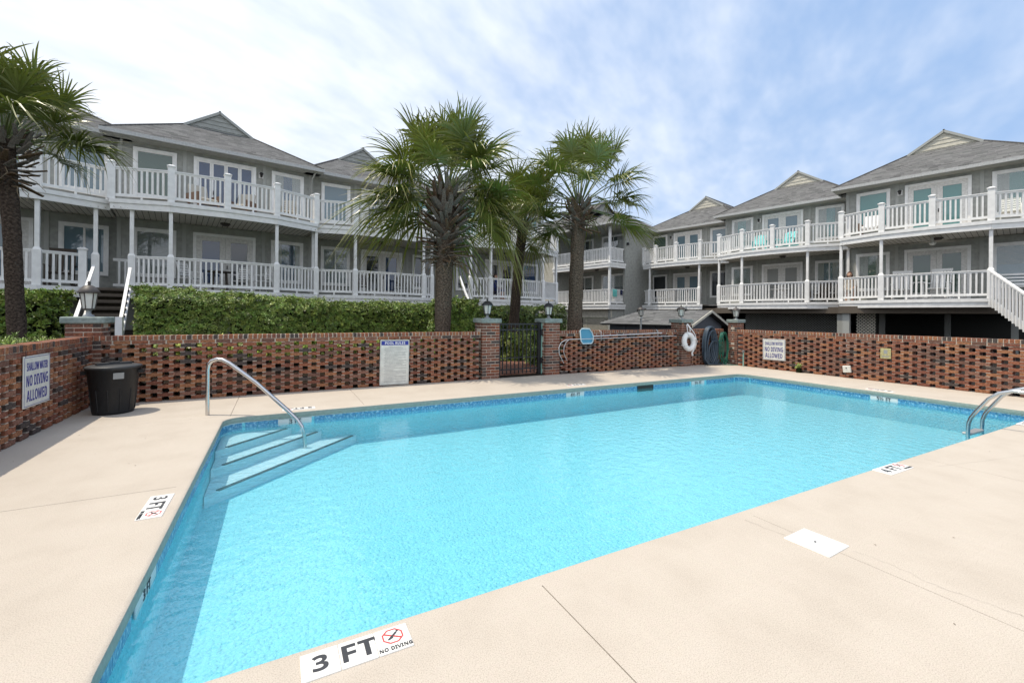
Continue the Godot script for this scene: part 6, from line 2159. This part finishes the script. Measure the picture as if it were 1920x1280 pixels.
	adirondack("teal adirondack chair left of the upper newel post", world_of(r2, 1.95, YU, -0.5), rd + 0.3, "teal_plastic")
	adirondack("teal adirondack chair before the upper sliding door", world_of(r2, 3.25, YU, -0.5), rd - 0.2, "teal_plastic")
	adirondack("brown adirondack chair on the lower deck near the tall post", world_of(r2, 4.75, YL, -0.6), rd - 0.3, "dark_wood")
	adirondack("brown adirondack chair beside the person with reddish hair", world_of(r2, 5.35, YL, -0.95), rd - 0.3, "dark_wood")
	person("person with reddish brown hair sitting by the white post", world_of(r3, 0.12, YL - 0.02, -0.95), rd + 0.2, "hair_red", "shirt_tan")
	wire_chair("chair under the person with reddish brown hair", world_of(r3, 0.12, YL, -0.98), rd + 0.2, "dark_wood", "")
	table("round table on the lower deck of the middle right house", world_of(r2, 3.0, YL, -0.4), "white_paint", 0.45)
	rocker("white rocking chair left of the pale french doors", world_of(r3, 1.95, YL, -0.55), rd + 0.1, "white_paint", "white rocking chairs on the nearest right deck")
	rocker("white rocking chair before the pale french doors", world_of(r3, 3.05, YL, -0.45), rd - 0.15, "white_paint", "white rocking chairs on the nearest right deck")
	table("small white table between the rocking chairs", world_of(r3, 2.5, YL, -0.5), "white_paint", 0.22)
	cushion_chair("white lounge chair on the upper deck of the nearest right house", world_of(r3, 0.9, YU, -0.7), rd, "white_paint", "pale chairs on the nearest right upper deck")
	wire_chair("pale patio chair at the upper right edge", world_of(r3, 4.9, YU, -0.6), rd, "sign_white", "pale chairs on the nearest right upper deck")
	bench("white slatted bench beside the stairs at the right edge", world_of(r3, 5.25, YL, -0.9), rd)
	# ceiling fan over the nearest right deck
	var fan := thing("ceiling_fan", "wooden ceiling fan over the nearest right deck", "ceiling fan", world_of(r3, 2.9, YU - 0.27, -0.1), 0.4)
	var fs := ST()
	lathe(fs, [Vector2(0, -0.36), Vector2(0.07, -0.34), Vector2(0.11, -0.27), Vector2(0.10, -0.20), Vector2(0.03, -0.18), Vector2(0.03, -0.02), Vector2(0.07, 0.0)], 12)
	pt("motor", fin(fs), M.lamp_glass, fan)
	for k in 5:
		pt("blade", boxm(Vector3(0.56, 0.012, 0.13)), M.tan_fabric, fan, Transform3D(Basis(Vector3.UP, TAU * k / 5), Basis(Vector3.UP, TAU * k / 5) * Vector3(0.40, -0.22, 0)))
	# towels over the corner house's lower rail
	for tw in [["towel", "teal towel hung over the corner house's lower rail", 0.55, 0.45, "towel_teal"], ["towel", "navy cloth hung over the corner house's lower rail", 1.22, 0.24, "towel_navy"]]:
		var r := Vector2(0.985, -0.172)
		var p: Vector2 = Vector2(18.94, -22.18) + Vector2(-0.16, -0.987) * 0.08 + r * tw[2]
		var to := thing(tw[0], tw[1], "towel", Vector3(p.x, YL, p.y), atan2(0.172, 0.985))
		var ts := ST()
		ts.set_smooth_group(1)
		var nn := 10
		for k in nn:
			for row in 4:
				var f := func(i: int, j: int) -> Vector3:
					var hgt: float = [1.012, 0.98, 0.80, 0.62][j] if j < 4 else (0.52 if tw[3] > 0.3 else 0.72) + 0.05 * sin(i * 1.9)
					if tw[3] < 0.3 and j >= 2: hgt = 1.0 - 0.09 * j + 0.03 * sin(i * 2.0)
					return Vector3((float(i) / nn - 0.5) * tw[3], hgt, [0.0, 0.052, 0.060, 0.062, 0.064][j] + 0.010 * sin(i * 1.4 + j))
				quad(ts, f.call(k, row + 1), f.call(k + 1, row + 1), f.call(k + 1, row), f.call(k, row))
		pt("cloth", fin(ts), M[tw[4]], to)
